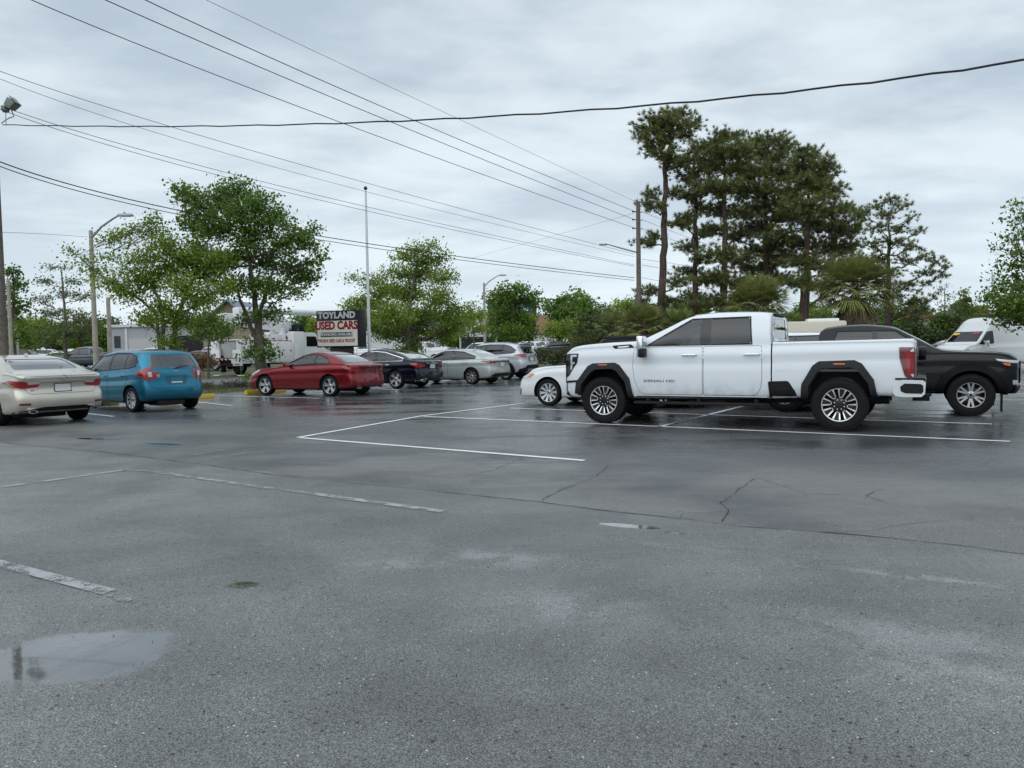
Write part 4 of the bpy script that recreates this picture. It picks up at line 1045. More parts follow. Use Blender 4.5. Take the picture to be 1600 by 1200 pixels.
s['feat'] = [('S', 'tail_light', [(-1.06, 1.335), (-.85, 1.34), (-.86, 1.16), (-.93, .90), (-.96, .87), (-1.06, .87)], REDD, .02, .012, .03), ('S', 'tail_light_core', [(-1.045, 1.27), (-.93, 1.27), (-.97, .93), (-1.045, .93)], REDL, .01, .018, .01),
             ('B2', 'tail_light', [(.88, .87), (.945, .87), (.945, 1.33), (.86, 1.33)], REDL, .015, .012, .02),
             ('S', 'headlight', [(4.82, 1.29), (4.53, 1.30), (4.56, 1.14), (4.68, .97), (4.74, .88), (4.82, .84)], GLOSSBLK, .03, .010, .03),
             ('S', 'light_bar', [(4.70, 1.27), (4.57, 1.27), (4.575, 1.235), (4.66, 1.235), (4.66, 1.14), (4.61, 1.14), (4.62, 1.105), (4.66, 1.10), (4.67, 1.0), (4.70, .98)], CLEARL, .006, .018, .01),
             ('F', 'grille', [(-.80, .72), (.80, .72), (.92, 1.28), (-.92, 1.28)], GLOSSBLK, .05, .02, .03),
             ('F', 'lower_grille', [(-.70, .48), (.70, .48), (.80, .62), (-.80, .62)], TRIM, .03, .02, .03),
             ('S', 'grille_side', [(4.83, 1.27), (4.775, 1.27), (4.795, .88), (4.83, .74)], GLOSSBLK, .01, .014, .03),
             ('S', 'bumper_trim', [(4.84, .78), (4.58, .80), (4.58, .765), (4.78, .745), (4.79, .60), (4.70, .50), (4.50, .42), (4.52, .385), (4.76, .44), (4.84, .55)], TRIM, .01, .012, .02),
             ('S', 'bumper_step', [(4.59, .80), (4.48, .80), (4.46, .40), (4.55, .40)], TRIM, .01, .014, .02),
             ('S', 'hood_vent', [(3.86, 1.435), (3.50, 1.455), (3.44, 1.395), (3.82, 1.38)], TRIM, .02, .010, .02),
             ('S', 'vent_slat', [(3.76, 1.42), (3.54, 1.43), (3.53, 1.405), (3.75, 1.395)], CHROME, .01, .016, .01),
             ('S', 'bed_step', [(1.08, .58), (1.10, .80), (.78, .81), (.66, .62), (.64, .52), (1.08, .50)], TRIM, .03, .012, .03),
             ('S', 'step_pocket', [(.98, .64), (1.0, .75), (.80, .75), (.74, .66)], DARK, .02, .016, .01),
             ('B', 'tailgate', [(-.84, .78), (.84, .78), (.84, 1.45), (-.84, 1.45)], P_WHITE, .03, .006, .006, DARK),
             ('S', 'sill_strip', [(1.12, .515), (3.44, .515), (3.44, .535), (1.12, .535)], CHROME, .004, .012, .012),
             ('S', 'fuel_cap', [(.99, .98), (.99, 1.16), (.75, 1.16), (.75, .98)], P_WHITE, .07, .003, .004)]
def gmc_extra(root, skin):
    for v, sg in (('L', 1), ('R', -1)):
        for (out, inn, x0) in ((FL_R, AR[:], 0), (FL_F, AF[:], 4.036)):
            bm = bmesh.new(); ii = inn[0:1] + inn[1:6]
            ii = [(inn[0][0] - .02, out[0][1])] + list(inn[1:7]) + [(inn[7][0] + .02, out[-1][1])]
            for a, b, c, d in zip(out, out[1:], ii[1:], ii):
                lay(bm, skin, v, [(x0 + a[0], a[1]), (x0 + b[0], b[1]), (x0 + c[0], c[1]), (x0 + d[0], d[1])], .035, .06, 0, .12)
            bmesh.ops.remove_doubles(bm, verts=bm.verts, dist=.002)
            me = D.meshes.new('wheel_arch'); bm.to_mesh(me); bm.free(); me.materials.append(FLARE); wa = link(D.objects.new('wheel_arch', me), root)
            y = skin.hit(v, x0 + .04, 1.08)[0].y
            MB().box((x0 + .0, y + sg * .036, 1.085), (.17, .016, .022), bev=.004).build('marker_light', AMBER, wa)
    # rear bumper: bright wrap with black insert
    rb = MB(); rb.prism([(-1.20, .62), (-1.22, .84), (-1.10, .86), (-1.08, .72), (-1.10, .60)], 'y', -.80, .80, 0)
    for sg in (1, -1):
        rb.prism([(-1.16, .575), (-1.21, .62), (-1.22, .80), (-1.18, .83), (-.90, .84), (-.80, .78), (-.76, .66), (-.80, .585), (-.90, .57)], 'y', sg * .80, sg * 1.015, 1)
        rb.prism([(-1.16, .625), (-1.19, .66), (-1.185, .75), (-1.15, .775), (-.93, .78), (-.87, .73), (-.88, .66), (-.94, .63)], 'y', sg * 1.0, sg * 1.024, 0)
        rb.box((-1.0, sg * .91, .85), (.40, .21, .03), mi=0)
    rb.build('rear_bumper', [TRIM, mat('bright bumper', (.72, .74, .76), .25, .3, coat=1)], root)
    ch = MB(); ch.box((1.6, .42, .50), (4.6, .09, .16)); ch.box((1.6, -.42, .50), (4.6, .09, .16)); ch.tube([(.0, -.75, .43), (0, .75, .43)], .06, 8); ch.lathe([(.02, -.17), (.15, -.1), (.15, .1), (.02, .17)], 12, c=(0, 0, .43))
    ch.tube([(4.036, -.7, .43), (4.036, .7, .43)], .06, 8); ch.tube([(.2, 0, .43), (2.6, 0, .55)], .045, 8); ch.box((2.6, .0, .52), (.8, .5, .2)); ch.tube([(1.9, .55, .42), (-.3, .60, .50), (-.7, .7, .50)], .04, 8)
    ch.box((-1.15, 0, .50), (.25, .10, .10)); ch.build('chassis', DARK, root)
    for sg in (1, -1):
        st = MB(); st.box((2.28, sg * 1.0, .405), (2.30, .17, .05), bev=.018)
        for x in (1.3, 2.28, 3.2): st.box((x, sg * .82, .46), (.06, .3, .05))
        st.build('running_board', TRIM, root)
    # tow mirrors: lower black half and small convex pane
    for sg in (1, -1):
        MB().box((3.20, sg * 1.24, 1.30), (.12, .20, .17), bev=.04).build('mirror_foot', TRIM, root)
    y = skin.hit('L', 2.97, .795)[0].y
    for sg in (1, -1):
        text_mesh('door_lettering', 'DENALI HD', .060, mat('lettering grey', (.10, .11, .12), .35, .4), root, frame((2.97, sg * (y + .005), .795), (-sg, 0, 0), (0, 0, 1)), bold=.001, extrude=.003, sx=1.75, spacing=1.05)
    # cab-top lamps and fin
    p = skin.hit('T', 2.30, 0)[0]; MB().prism([(2.22, p.z - .01), (2.42, p.z - .02), (2.26, p.z + .06), (2.22, p.z + .06)], 'y', -.02, .02).build('antenna', P_WHITE, root)
    for y_ in (-.3, 0, .3):
        q = skin.hit('T', 2.45, y_)[0]; MB().box((2.45, y_, q.z + .012), (.09, .12, .03), bev=.01).build('roof_lamp', AMBER, root)
    sp = MB(); sp.box((1.09, 0, 1.925), (.10, 1.1, .035), bev=.012); sp.build('cab_spoiler', TRIM, root)
s['extra'] = [gmc_extra]
make_car('pickup_truck', 'large white crew-cab pickup parked broadside, black wheel arches and black-and-silver rims', 'pickup truck', s, (5.24, 12.30), 151.5, 'L')

# ------------------------------------------------------------ black pickup behind it, facing right
def pickup(wb, ro, fo, W_, Ht, bedz, hood, R, tw, rim, pm, cabr, roofr, rooff, wsb, belt, bot=.45, **kw):
    h = W_ / 2; xf = wb + fo
    s = dict(wb=wb, ro=ro, fo=fo, R=R, tw=tw, rim=rim, paint=pm, tumble=.32, er=.06, crease=.01, inboard=.0, plan=(.04, .15), warp=(.3, .5), bot=[(-ro, bot + .10), (-.4, bot + .06), (.8, bot), (wb, bot), (xf, bot - .02)],
             top=[(-ro, bedz), (cabr - .03, bedz), (cabr - .015, bedz), (cabr, Ht - .14), (roofr, Ht - .05), ((roofr + rooff) / 2, Ht), (rooff, Ht - .06), ((rooff * 2 + wsb) / 3, Ht - .06 - (Ht - .06 - hood - .04) * .30), ((rooff + 2 * wsb) / 3, Ht - .06 - (Ht - .06 - hood - .04) * .65), (wsb, hood + .04), (wsb + .1, hood + .02), (xf - .45, hood - .02), (xf - .15, hood - .055), (xf, hood - .10)],
             belt=[(-ro, bedz - .07), (cabr, belt), (wsb - .3, belt - .02), (wsb + .1, min(belt, hood - .06)), (xf - .4, hood - .08), (xf, hood - .16)],
             half=[(-ro, h * .97), (-.3, h), (wb, h), (xf - .3, h * .96), (xf, h * .86)], keyx=[cabr - .015, cabr, cabr - .008],
             roff=[(.4, 0), (1.5, 0)], foff=[(.3, .16), (.5, .02), (.75, 0), (1.0, .0), (1.15, .06)],
             dlo=[(wsb - .22, belt + .04), (rooff + .06, Ht - .16), (cabr + .35, Ht - .15), (cabr + .22, belt + .06)],
             cab=[(wsb - .4, belt + .05), (rooff + .02, Ht - .17), (cabr + .14, Ht - .17), (cabr + .14, belt + .05)], cabx=(roofr + rooff) / 2, cabl=(wsb - cabr) * .8,
             wshield=[(-h * .78, hood + .08), (h * .78, hood + .08), (h * .68, Ht - .13), (-h * .68, Ht - .13)], back=[(-h * .6, belt + .08), (h * .6, belt + .08), (h * .58, Ht - .16), (-h * .58, Ht - .16)], gback=GTINT,
             glass=[GMID, GTINT], mirror=(wsb - .35, belt + .02, (.14, .22, .2)), cuts=[bedcut(-ro + .07, cabr - .09, h * .82, bedz - .5), gapcut(cabr - .03, bot)],
             seatx=((roofr + rooff) / 2, cabr + .4), steer=(rooff + .35, belt))
    m_ = cabr + (wsb - cabr) * .47
    s['wins'] = [(m_ + .04, 9), (-9, m_ - .04)]
    s['doors'] = [dict(p=[(m_, bot + .07), (wsb - .05, bot + .07), (wsb + .03, belt - .2), (wsb - .05, belt - .01), (m_, belt - .01)], h=(m_ + .15, belt - .13), r=.08),
                  dict(p=[(cabr + .10, bot + .07), (m_ - .03, bot + .07), (m_ - .03, belt - .01), (cabr + .05, belt - .01)], h=(cabr + .22, belt - .13), r=.08)]
    s.update(kw); return s
s = pickup(3.35, 1.12, .84, 1.95, 1.80, 1.38, 1.235, .40, .265, dict(n=6, w0=.035, w1=.035, split=.19, hub=.30, rr=.60, lugs=6, knobs=1, ph=1.57, mat=mat('dull alloy', (.40, .41, .42), .35, .8)), P_BLACK, .66, .80, 2.0, 2.86, 1.18)
s['feat'] = [('S', 'headlight', [(4.13, 1.05), (3.98, 1.06), (3.70, 1.09), (3.80, 1.00), (3.95, .93), (4.12, .90)], GLOSSBLK, .02, .010, .02),
             ('S', 'light_bar', [(4.10, 1.04), (3.98, 1.05), (3.74, 1.078), (3.77, 1.045), (4.0, 1.0), (4.10, 1.0)], CLEARL, .01, .014, .01),
             ('S', 'turn_signal', [(3.97, .995), (3.84, 1.01), (3.88, .965), (3.97, .945)], AMBER, .01, .016, .01),
             ('S', 'tail_light', [(-1.10, 1.28), (-.95, 1.28), (-.95, .98), (-1.10, .98)], REDL, .02, .01, .02),
             ('F', 'grille', [(-.62, .62), (.62, .62), (.68, 1.02), (-.68, 1.02)], TRIM, .05, .02, .02), ('F', 'lower_bumper', [(-.80, .40), (.80, .40), (.84, .56), (-.84, .56)], TRIM, .03, .03, .04),
             ('S', 'fog_light', [(4.10, .60), (4.02, .60), (4.02, .68), (4.10, .68)], CLEARL, .01, .012, .01)]
def taco_extra(root, skin):
    for sg in (1, -1):
        MB().box((3.35 + .50, sg * .83, .26), (.02, .24, .34)).build('mud_flap', TRIM, root)
        MB().box((1.75, sg * .93, .40), (1.9, .12, .06), bev=.02).build('running_board', TRIM, root)
s['extra'] = [arch_trim((0, 3.35), .47, .60, mat('black flare', (.003, .003, .004), .4, spec=.2), zc=.40, a0=-5, a1=185, off=.045, depth=.07), taco_extra]
s['glass'] = [GTINT, GTINT]
make_car('pickup_truck', 'black crew-cab pickup facing right, its hood past the tail of the white pickup', 'pickup truck', s, (5.69, 16.04), -27.5, 'R')

# black long-bed pickup with folded soft bed cover, behind the white hood
s = pickup(3.9, 1.2, .9, 1.98, 1.86, 1.46, 1.24, .40, .26, dict(n=6, w0=.06, w1=.05, hub=.3, rr=.62), P_BLACK, 1.25, 1.4, 2.5, 3.4, 1.24)
def cover(root, skin):
    mb = MB(); mb.box((.02, 0, 1.55), (2.25, 1.80, .12), bev=.04); mb.box((-.05, 0, 1.655), (2.1, 1.74, .08), bev=.03)
    for k in range(5): mb.tube([(-.95 + k * .45, -.84, 1.70), (-.95 + k * .45, .84, 1.70)], .014, 6)
    mb.build('bed_cover', mat('black canvas', (.006, .006, .007), .75), root)
s['extra'] = [cover]
make_car('pickup_truck', 'black pickup with folded soft bed cover, just showing over the white pickup hood', 'pickup truck', s, (3.35, 19.9), -28.5, 'R')

# white boxy suv behind the black pickup bed
s = car_spec(2.85, 1.0, .85, 1.9, 1.74, 1.2, 1.12, .95, -.95, -.80, 1.55, 2.25, 1.12, 1.08, .37, .23, dict(n=5, w0=.08, w1=.08), P_WHITE2, bot=.28, tumble=.25, glass=[GTINT, GTINT, GTINT], gback=GTINT)
s['top'] = [(-1.0, 1.64), (-.9, 1.70), (.3, 1.74), (1.55, 1.69), (1.9, 1.4), (2.25, 1.12), (3.0, 1.08), (3.7, .92)]
s['belt'] = [(-1.0, 1.14), (2.2, 1.10), (3.7, .85)]; s['roff'] = [(.2, .1), (.4, 0), (1.2, .03), (1.8, .12)]
s['dlo'] = [(2.0, 1.14), (1.55, 1.60), (-.72, 1.62), (-.80, 1.18)]; s['wins'] = [(1.0, 9), (.05, .95), (-9, 0)]; s['cab'] = [(1.9, 1.16), (1.5, 1.58), (-.65, 1.58), (-.65, 1.18)]; s['back'] = [(-.68, 1.20), (.68, 1.20), (.64, 1.60), (-.64, 1.60)]
s['doors'] = doors4(s, .1, 1.0, 2.0, .4, 1.08, .37, .96); s['feat'] = [('B2', 'tail_light', [(.72, .9), (.86, .9), (.84, 1.3), (.74, 1.3)], REDL)]
make_car('suv', 'white boxy suv with dark windows, only its roof showing over the white pickup bed', 'suv', s, (7.55, 20.45), 151.5, 'L')

# ------------------------------------------------------------ high-roof white van at right
s = car_spec(3.71, 1.25, 1.05, 2.03, 2.62, 1.2, 1.32, 1.0, -1.2, -1.1, 2.62, 3.75, 1.32, 1.28, .385, .24, dict(n=6, w0=.09, w1=.09, hub=.35), P_WHITE2, bot=.35, tumble=.14, seatx=(2.7,), gback=GTINT)
s['top'] = [(-1.25, 2.58), (-1.1, 2.63), (1, 2.66), (2.35, 2.63), (2.62, 2.52), (2.98, 2.16), (3.2, 1.95), (3.55, 1.60), (3.82, 1.36), (3.92, 1.33), (4.4, 1.24), (4.65, 1.12), (4.76, 1.0)]
s['belt'] = [(-1.25, 1.30), (3.6, 1.28), (4.1, 1.18), (4.76, .88)]; s['roff'] = [(.3, .05), (2.6, .03)]; s['foff'] = [(.3, .05), (.5, 0), (.8, 0), (1.0, .08), (1.3, .2)]
s['dlo'] = [(3.62, 1.32), (3.08, 1.90), (2.75, 1.94), (2.72, 1.36)]; s['wins'] = [(-9, 9)]; s['cab'] = [(3.5, 1.34), (3.05, 1.9), (2.3, 1.94), (2.3, 1.34)]; s['cabx'] = 2.9; s['cabl'] = 1.1; s['steer'] = (3.25, 1.36)
s['wshield'] = [(-.88, 1.44), (.88, 1.44), (.80, 1.94), (-.80, 1.94)]; s.pop('back'); s['mirror'] = (3.35, 1.32, (.14, .24, .30)); s['mirrormat'] = CHROME; s['glass'] = [GTINT]; s['gws'] = GTINT
s['doors'] = [dict(p=[(2.64, .45), (3.50, .48), (3.86, 1.0), (3.80, 1.24), (2.66, 1.26)], h=(2.82, 1.1), r=.08)]
s['feat'] = [('S', 'side_panel', [(2.45, .95), (2.45, 2.3), (-.95, 2.3), (-.95, .95)], P_WHITE2, .08, .006, .008), ('S', 'headlight', [(4.60, .86), (4.45, 1.06), (4.2, 1.1), (4.25, .9)], CLEARL, .03, .008, .02),
             ('F', 'grille', [(-.5, .62), (.5, .62), (.55, .92), (-.55, .92)], CHROME, .04, .01, .02)]
def van_extra(root, skin):
    for x in (2.2, 1.2, .2, -.8):
        mb = MB(); mb.tube([(x, -.78, 2.76), (x, .78, 2.76)], .022, 8)
        for sg in (1, -1): mb.box((x, sg * .76, 2.68), (.10, .05, .15), bev=.01)
        mb.build('roof_rack', TRIM, root)
    def wtext(st, size, y, z, m):
        p = skin.hit('F', y, z)[0]; a = skin.hit('F', y, z + .05)[0]
        text_mesh('windshield_sticker', st, size, m, root, frame((p.x + .012, y, z), (0, 1, 0), (a - p)), bold=.004, extrude=.001)
    p = skin.hit('F', -.62, 1.84)[0]; a = skin.hit('F', -.62, 1.89)[0]; up = (a - p).normalized()
    mb = MB(); mb.lathe([(.03, 0), (.03, .004), (.001, .004)], 20, axis='z', closed=False); o = mb.build('windshield_sticker', mat('yellow sticker', (.75, .55, .03), .5), root)
    o.matrix_local = frame((p.x + .01, -.62, 1.84), (0, 1, 0), up) @ Matrix.Diagonal((7, 2.8, 1, 1))
    wtext('7,8,9U', .16, .50, 1.86, mat('pink window paint', (.8, .12, .2), .5))
s['extra'] = [van_extra]
vn = make_car('van', 'white high-roof cargo van with roof racks and window stickers at the right edge', 'van', s, (25.0, 36.6), 197, 'L'); vn.scale = (.96, .96, .96)

# ------------------------------------------------------------ distant cars: three kinds, copied with their own paint
def mini(kind, pm):
    rim = dict(n=5, w0=.06, w1=.06)
    if kind == 'sedan': return car_spec(2.75, 1.0, .95, 1.8, 1.45, 1.03, 1.0, .76, -.5, .4, 1.45, 2.28, .98, .93, .32, .21, rim, pm, glass=[GTINT] * 3, gback=GREAR, seats=False)
    if kind == 'suv':
        s = car_spec(2.75, .95, .9, 1.88, 1.72, 1.15, 1.12, .92, -.8, -.5, 1.45, 2.2, 1.12, 1.06, .35, .23, rim, pm, bot=.28, tumble=.32, glass=[GTINT] * 3, gback=GTINT, seats=False)
        s['top'] = [(-.95, 1.5), (-.85, 1.6), (-.4, 1.68), (.5, 1.72), (1.45, 1.67), (1.85, 1.4), (2.2, 1.12), (3.0, 1.04), (3.65, .85)]
        s['belt'] = [(-.95, 1.14), (2.2, 1.06), (3.65, .78)]; s['dlo'] = [(1.95, 1.12), (1.5, 1.56), (0, 1.60), (-.5, 1.54), (-.65, 1.22)]; s['cab'] = [(1.8, 1.14), (1.45, 1.52), (-.4, 1.52), (-.5, 1.2)]
        s['wins'] = [(.95, 9), (.1, .88), (-9, .04)]; s['roff'] = [(.2, .15), (.5, 0), (1.1, .04), (1.6, .3)]; s['warp'] = (.9, .6); s['back'] = [(-.62, 1.16), (.62, 1.16), (.56, 1.5), (-.56, 1.5)]; return s
    return pickup(3.6, 1.15, .9, 1.98, 1.88, 1.40, 1.22, .40, .25, rim, pm, .85, 1.0, 2.1, 3.0, 1.2, seats=False)
PROTO = {}
def far_car(kind, pm, px_, Y, th, label, cat=None, dz=0.0, group='cars in the car parks across the street'):
    name = {'sedan': 'sedan', 'suv': 'suv', 'pickup': 'pickup_truck'}[kind]; cat = cat or {'sedan': 'car', 'suv': 'suv', 'pickup': 'pickup truck'}[kind]
    if kind not in PROTO:
        s = mini(kind, pm); s['feat'] = [('B2', 'tail_light', [(.60, .84), (.82, .82), (.84, .95), (.62, .96)], REDL), ('S', 'headlight', [(s['wb'] + s['fo'] - .12, .66), (s['wb'] + s['fo'] - .22, .76), (s['wb'] + s['fo'] - .5, .78), (s['wb'] + s['fo'] - .4, .68)], CLEARL)]
        r = make_car(name, label, cat, s, (0, 0), 0); PROTO[kind] = [r, pm, False]
    r, pm0, used = PROTO[kind]
    if used: o = copy_tree(r)
    else: o = r; PROTO[kind][2] = True
    if pm is not pm0:
        for ch in o.children:
            for i, sl in enumerate(ch.material_slots):
                if sl.material is pm0: sl.link = 'OBJECT'; sl.material = pm
    p = P(px_, 550, Y); o.location = (p.x, Y, gz(Y) + .04 + dz); o.rotation_euler = (0, 0, rad(th)); tag(o, label, cat, group); return o
P_MAROON = paint('maroon paint', (.12, .008, .012), .3); P_GREYB = paint('blue grey paint', (.06, .08, .10), .3)
for a in (('sedan', P_WHITE2, 78, 78, 15, 'white sedan over the beige sedan roof, behind the low hedge'),
          ('suv', P_BLACK, 22, 84, 10, 'dark suv beyond the beige sedan roof, next to the wooden pole'),
          ('suv', P_WHITE2, 62, 92, 10, 'farther white suv behind the white sedan at the left'),
          ('suv', P_WHITE, 118, 70, 120, 'white suv between the small tree and the grey pickup'),
          ('pickup', P_GREYB, 168, 62, 178, 'big dark grey pickup behind the street lamp and the teal hatchback'),
          ('suv', P_WHITE2, 240, 68, 5, 'white suv behind the teal hatchback roof'),
          ('sedan', P_MAROON, 302, 58, -20, 'maroon sedan beyond the street, left of the bucket truck'),
          ('suv', P_WHITE2, 335, 66, -15, 'white suv partly hidden by the back of the bucket truck'),
          ('suv', P_SILV2, 548, 66, 150, 'silver suv under the dealer sign'),
          ('pickup', P_WHITE, 582, 60, 160, 'white pickup showing between the dealer sign and the flagpole'),
          ('pickup', P_WHITE2, 688, 62, 158, 'white pickup beyond the silver-green sedan'),
          ('suv', P_WHITE2, 765, 72, 150, 'white suv beyond the silver crossover roof'),
          ('suv', P_WHITE, 812, 84, 150, 'nearest of the white vans and suvs lined up right of the silver crossover'),
          ('suv', P_WHITE2, 833, 92, 150, 'second white suv in the line right of the silver crossover'),
          ('suv', P_WHITE, 850, 100, 150, 'farthest white suv in the line right of the silver crossover'),
          ('suv', P_GREY, 880, 88, 185, 'grey suv above the hedge, below the brown roof'),
          ('sedan', P_BLACK, 1478, 56, 20, 'black sedan between the black pickup and the white van'),
          ('pickup', P_WHITE2, 1262, 44, 165, 'white truck showing just above the bed of the white pickup')):
    far_car(*a)

# ------------------------------------------------------------ poles, wires, signs
WOOD = mat('weathered pole wood', (.17, .15, .125), .9, var=(6, 1, (.10, .085, .07)), bump=(30, .6))
CONC = mat('pole concrete', (.40, .355, .29), .85, var=(3, .8, (.26, .245, .21)), bump=(20, .3))
STEEL = mat('galvanised steel', (.30, .31, .32), .45, .6)
PWHITE = mat('white enamel', (.72, .73, .74), .35)
WIRE = mat('wire', (.010, .010, .011), .7)
LAMPG = mat('lamp lens', (.5, .5, .48), .2)

def pole(name, label, cat, px_, pybase, pytop, Y, r0, r1, m, z0=None, leanpx=None, group=None, n=14):
    b = P(px_, pybase, Y); zb = gz(Y) if z0 is None else z0
    top = P(leanpx if leanpx is not None else px_, pytop, Y)
    root = thing(name, label, cat, (b.x, Y, zb), group=group)
    h = top.z - zb; mb = MB(); dx = 0
    mb.tube([(0, 0, -.1), (dx * .33, 0, h * .33), (dx * .66, 0, h * .66), (dx, 0, h)], [r0, r0 + (r1 - r0) * .33, r0 + (r1 - r0) * .66, r1], n)
    mb.build('pole', m, root); return root, h
# wooden pole at the left edge with a floodlight; its top stands outside the frame
wp, wh = pole('utility_pole', 'thick weathered wooden pole at the left edge behind the beige sedan', 'utility pole', 5, 560, -40, 28.0, .185, .125, WOOD)
FLP = P(14, 168, 27.7)
fl = thing('floodlight', 'grey floodlight clamped high on the thick wooden pole at the left edge', 'floodlight', tuple(FLP), 0)
rot = Matrix.Rotation(rad(42), 3, 'Y')
mb = MB(); mb.box((0.10, 0, .10), (.26, .34, .30), bev=.03, rot=rot, taper=1.25); mb.lathe([(.06, -.16), (.13, -.1), (.14, .04), (.05, .1)], 14, axis='x', c=(-.10, 0, -.04)); mb.build('housing', mat('lamp grey', (.20, .225, .21), .5), fl)
mb = MB(); mb.box((.235, 0, .235), (.025, .36, .34), bev=.01, rot=Matrix.Rotation(rad(-42), 3, 'Y')); mb.build('lamp_lens', mat('lens dark', (.10, .10, .09), .15), fl)
mb = MB(); mb.tube([(.02, .1, -.05), (.10, .1, -.28), (-.05, 0, -.38), (-.30, 0, -.55)], .02, 6); mb.tube([(-.10, 0, -.1), (-.14, 0, -.38), (-.12, 0, -.62)], .014, 6); mb.build('bracket', STEEL, fl)

def street_lamp(label, px_, pybase, pytop, Y, r0, r1, arm, m=CONC, group='street lamps'):
    root, h = pole('street_lamp', label, 'street lamp', px_, pybase, pytop, Y, r0, r1, m, group=group)
    a = P(arm[0], arm[1], Y) - root.location; b = P(arm[2], arm[3], Y) - root.location
    k = MB(); z0 = h - .35
    k.tube([(0, 0, z0), (a.x * .4, 0, z0 + (a.z - z0) * .52), (a.x * .85, 0, a.z - .1), (a.x, 0, a.z), (b.x * .97, 0, b.z)], [.06, .05, .045, .04, .035], 8); k.build('arm', STEEL, root)
    l = MB(); l.box((b.x + (.3 if b.x > a.x else -.3), 0, b.z), (.75, .30, .12), bev=.045, taper=.8); l.box((b.x + (.3 if b.x > a.x else -.3), 0, b.z - .065), (.42, .2, .02), mi=1); l.box((b.x + .25 * (1 if b.x > a.x else -1), 0, b.z + .09), (.08, .08, .08)); l.build('lamp_head', [STEEL, LAMPG], root)
    return root
street_lamp('tall street lamp with tan concrete pole and long arm, beside the spreading tree', 150, 560, 360, 36, .13, .085, (183, 338, 186, 336))
street_lamp('distant street lamp between the light green tree and the dark oaks', 758, 548, 442, 70, .14, .09, (776, 432, 780, 430))
for l, a in (('thin concrete pole just right of the thick wooden pole', (18, 555, 436, 60, .16, .12)), ('shorter thin concrete pole, second to the right of the thick wooden pole', (28, 555, 482, 75, .15, .12)),
             ('thin concrete pole in front of the low grey building', (172, 548, 466, 62, .17, .15))):
    pole('utility_pole', l, 'utility pole', a[0], a[1], a[2], a[3], a[4], a[5], CONC, group='thin concrete poles')
# utility pole by the pines
UP_, uh = pole('utility_pole', 'tall slim utility pole left of the tallest pine, with insulators and a lamp arm', 'utility pole', 998.5, 500, 315, 48, .165, .13, WOOD)
ul = UP_.location
for py in (331, 343.5, 357):
    z = P(999, py, 48).z - ul.z; k = MB(); k.tube([(0, 0, z), (-.28, 0, z + .02)], .03, 6); k.lathe([(.03, -.02), (.06, 0), (.04, .03), (.06, .06), (.03, .09)], 10, axis='x', c=(-.36, 0, z + .02)); k.tube([(.1, 0, z), (.22, 0, z - .06), (.24, 0, z + .05)], .02, 6); k.build('insulator', mat('insulator brown', (.03, .03, .035), .3), UP_)
k = MB(); a = P(945, 382, 48) - ul; k.tube([(0, 0, P(999, 395, 48).z - ul.z), (a.x * .5, 0, a.z - .25), (a.x * .9, 0, a.z), (a.x, 0, a.z)], [.05, .045, .035, .035], 8); k.box((a.x - .1, 0, a.z), (.5, .22, .1), bev=.03); k.build('lamp_arm', STEEL, UP_)
for lbl, a in (('two-headed parking lot lamp on a grey pole above the hedge', (942, 530, 482, 95, .14, .12)),):
    r, h = pole('street_lamp', lbl, 'street lamp', *a, STEEL); k = MB(); k.box((0, 0, h - 1.1), (2.4, .12, .1)); k.box((-1.1, 0, h - 1.1), (.6, .4, .16)); k.box((1.1, 0, h - 1.1), (.6, .4, .16)); k.box((.1, 0, h), (.7, .4, .2)); k.build('lamp_head', STEEL, r)
# flagpole
r, h = pole('flagpole', 'bare white flagpole right of the dealer sign', 'flagpole', 577.5, 556, 298, 36.3, .085, .05, PWHITE)
MB().lathe([(.01, .02), (.07, .06), (.09, .12), (.07, .18), (.01, .22)], 14, axis='z', c=(0, 0, h)).build('ball_finial', mat('dull bronze', (.05, .06, .04), .35, .7), r)

def wire(label, pts, r=.012, name='power_line', group=None, wav=0):
    """pts: (px, py, Y) three points of one hanging wire"""
    A, B, C = (P(*p) if len(p) == 3 else Vector(p[:3]) for p in pts)
    L_ = [];
    for i in range(49):
        t = -.0 + i / 48
        q = A * ((1 - t) * (1 - 2 * t)) + B * (4 * t * (1 - t)) + C * (t * (2 * t - 1)); L_.append(q)
    if wav: L_ = [q + Vector((0, 0, math.sin(i * 2.1) * wav)) for i, q in enumerate(L_)]
    mb = MB(); mb.tube(L_, r, 6, cap=False); o = mb.build(name, WIRE, ang=60)
    return tag(o, label, 'power line', group)
U = lambda py: (999 - 8, py, 48)
wire('heavy black cable running across the whole sky from the floodlight to upper right', [(4, 195, 27.8), (660, 187.5, 17), (1700, 77, 10)], .016, wav=.012)
wire('lowest of the three primary wires crossing down to the slim utility pole', [(0, -22, 20), (545, 196, 29), U(356)], .013, group='overhead wires')
wire('middle of the three primary wires crossing down to the slim utility pole', [(60, -48, 18), (600, 186, 29), U(343)], .013, group='overhead wires')
wire('uppermost of the three primary wires crossing down to the slim utility pole', [(130, -48, 18), (620, 176.5, 29), U(330)], .013, group='overhead wires')
wire('thin static wire reaching the very top of the slim utility pole', [(260, -30, 20), (640, 150, 30), (997, 317, 48)], .007, group='overhead wires')
wire('upper of the paired wires entering from the left edge at the top', [(-20, 104, 24), (480, 260, 33), U(397)], .010, group='overhead wires')
wire('lower of the paired wires entering from the left edge at the top', [(-20, 115, 24), (480, 275, 33), U(401)], .008, group='overhead wires')
wire('upper of the paired wires passing behind the floodlight', [(-20, 158, 24), (480, 301, 33), U(414)], .010, group='overhead wires')
wire('lower of the paired wires passing behind the floodlight', [(-20, 163, 24), (480, 308, 33), U(416)], .010, group='overhead wires')
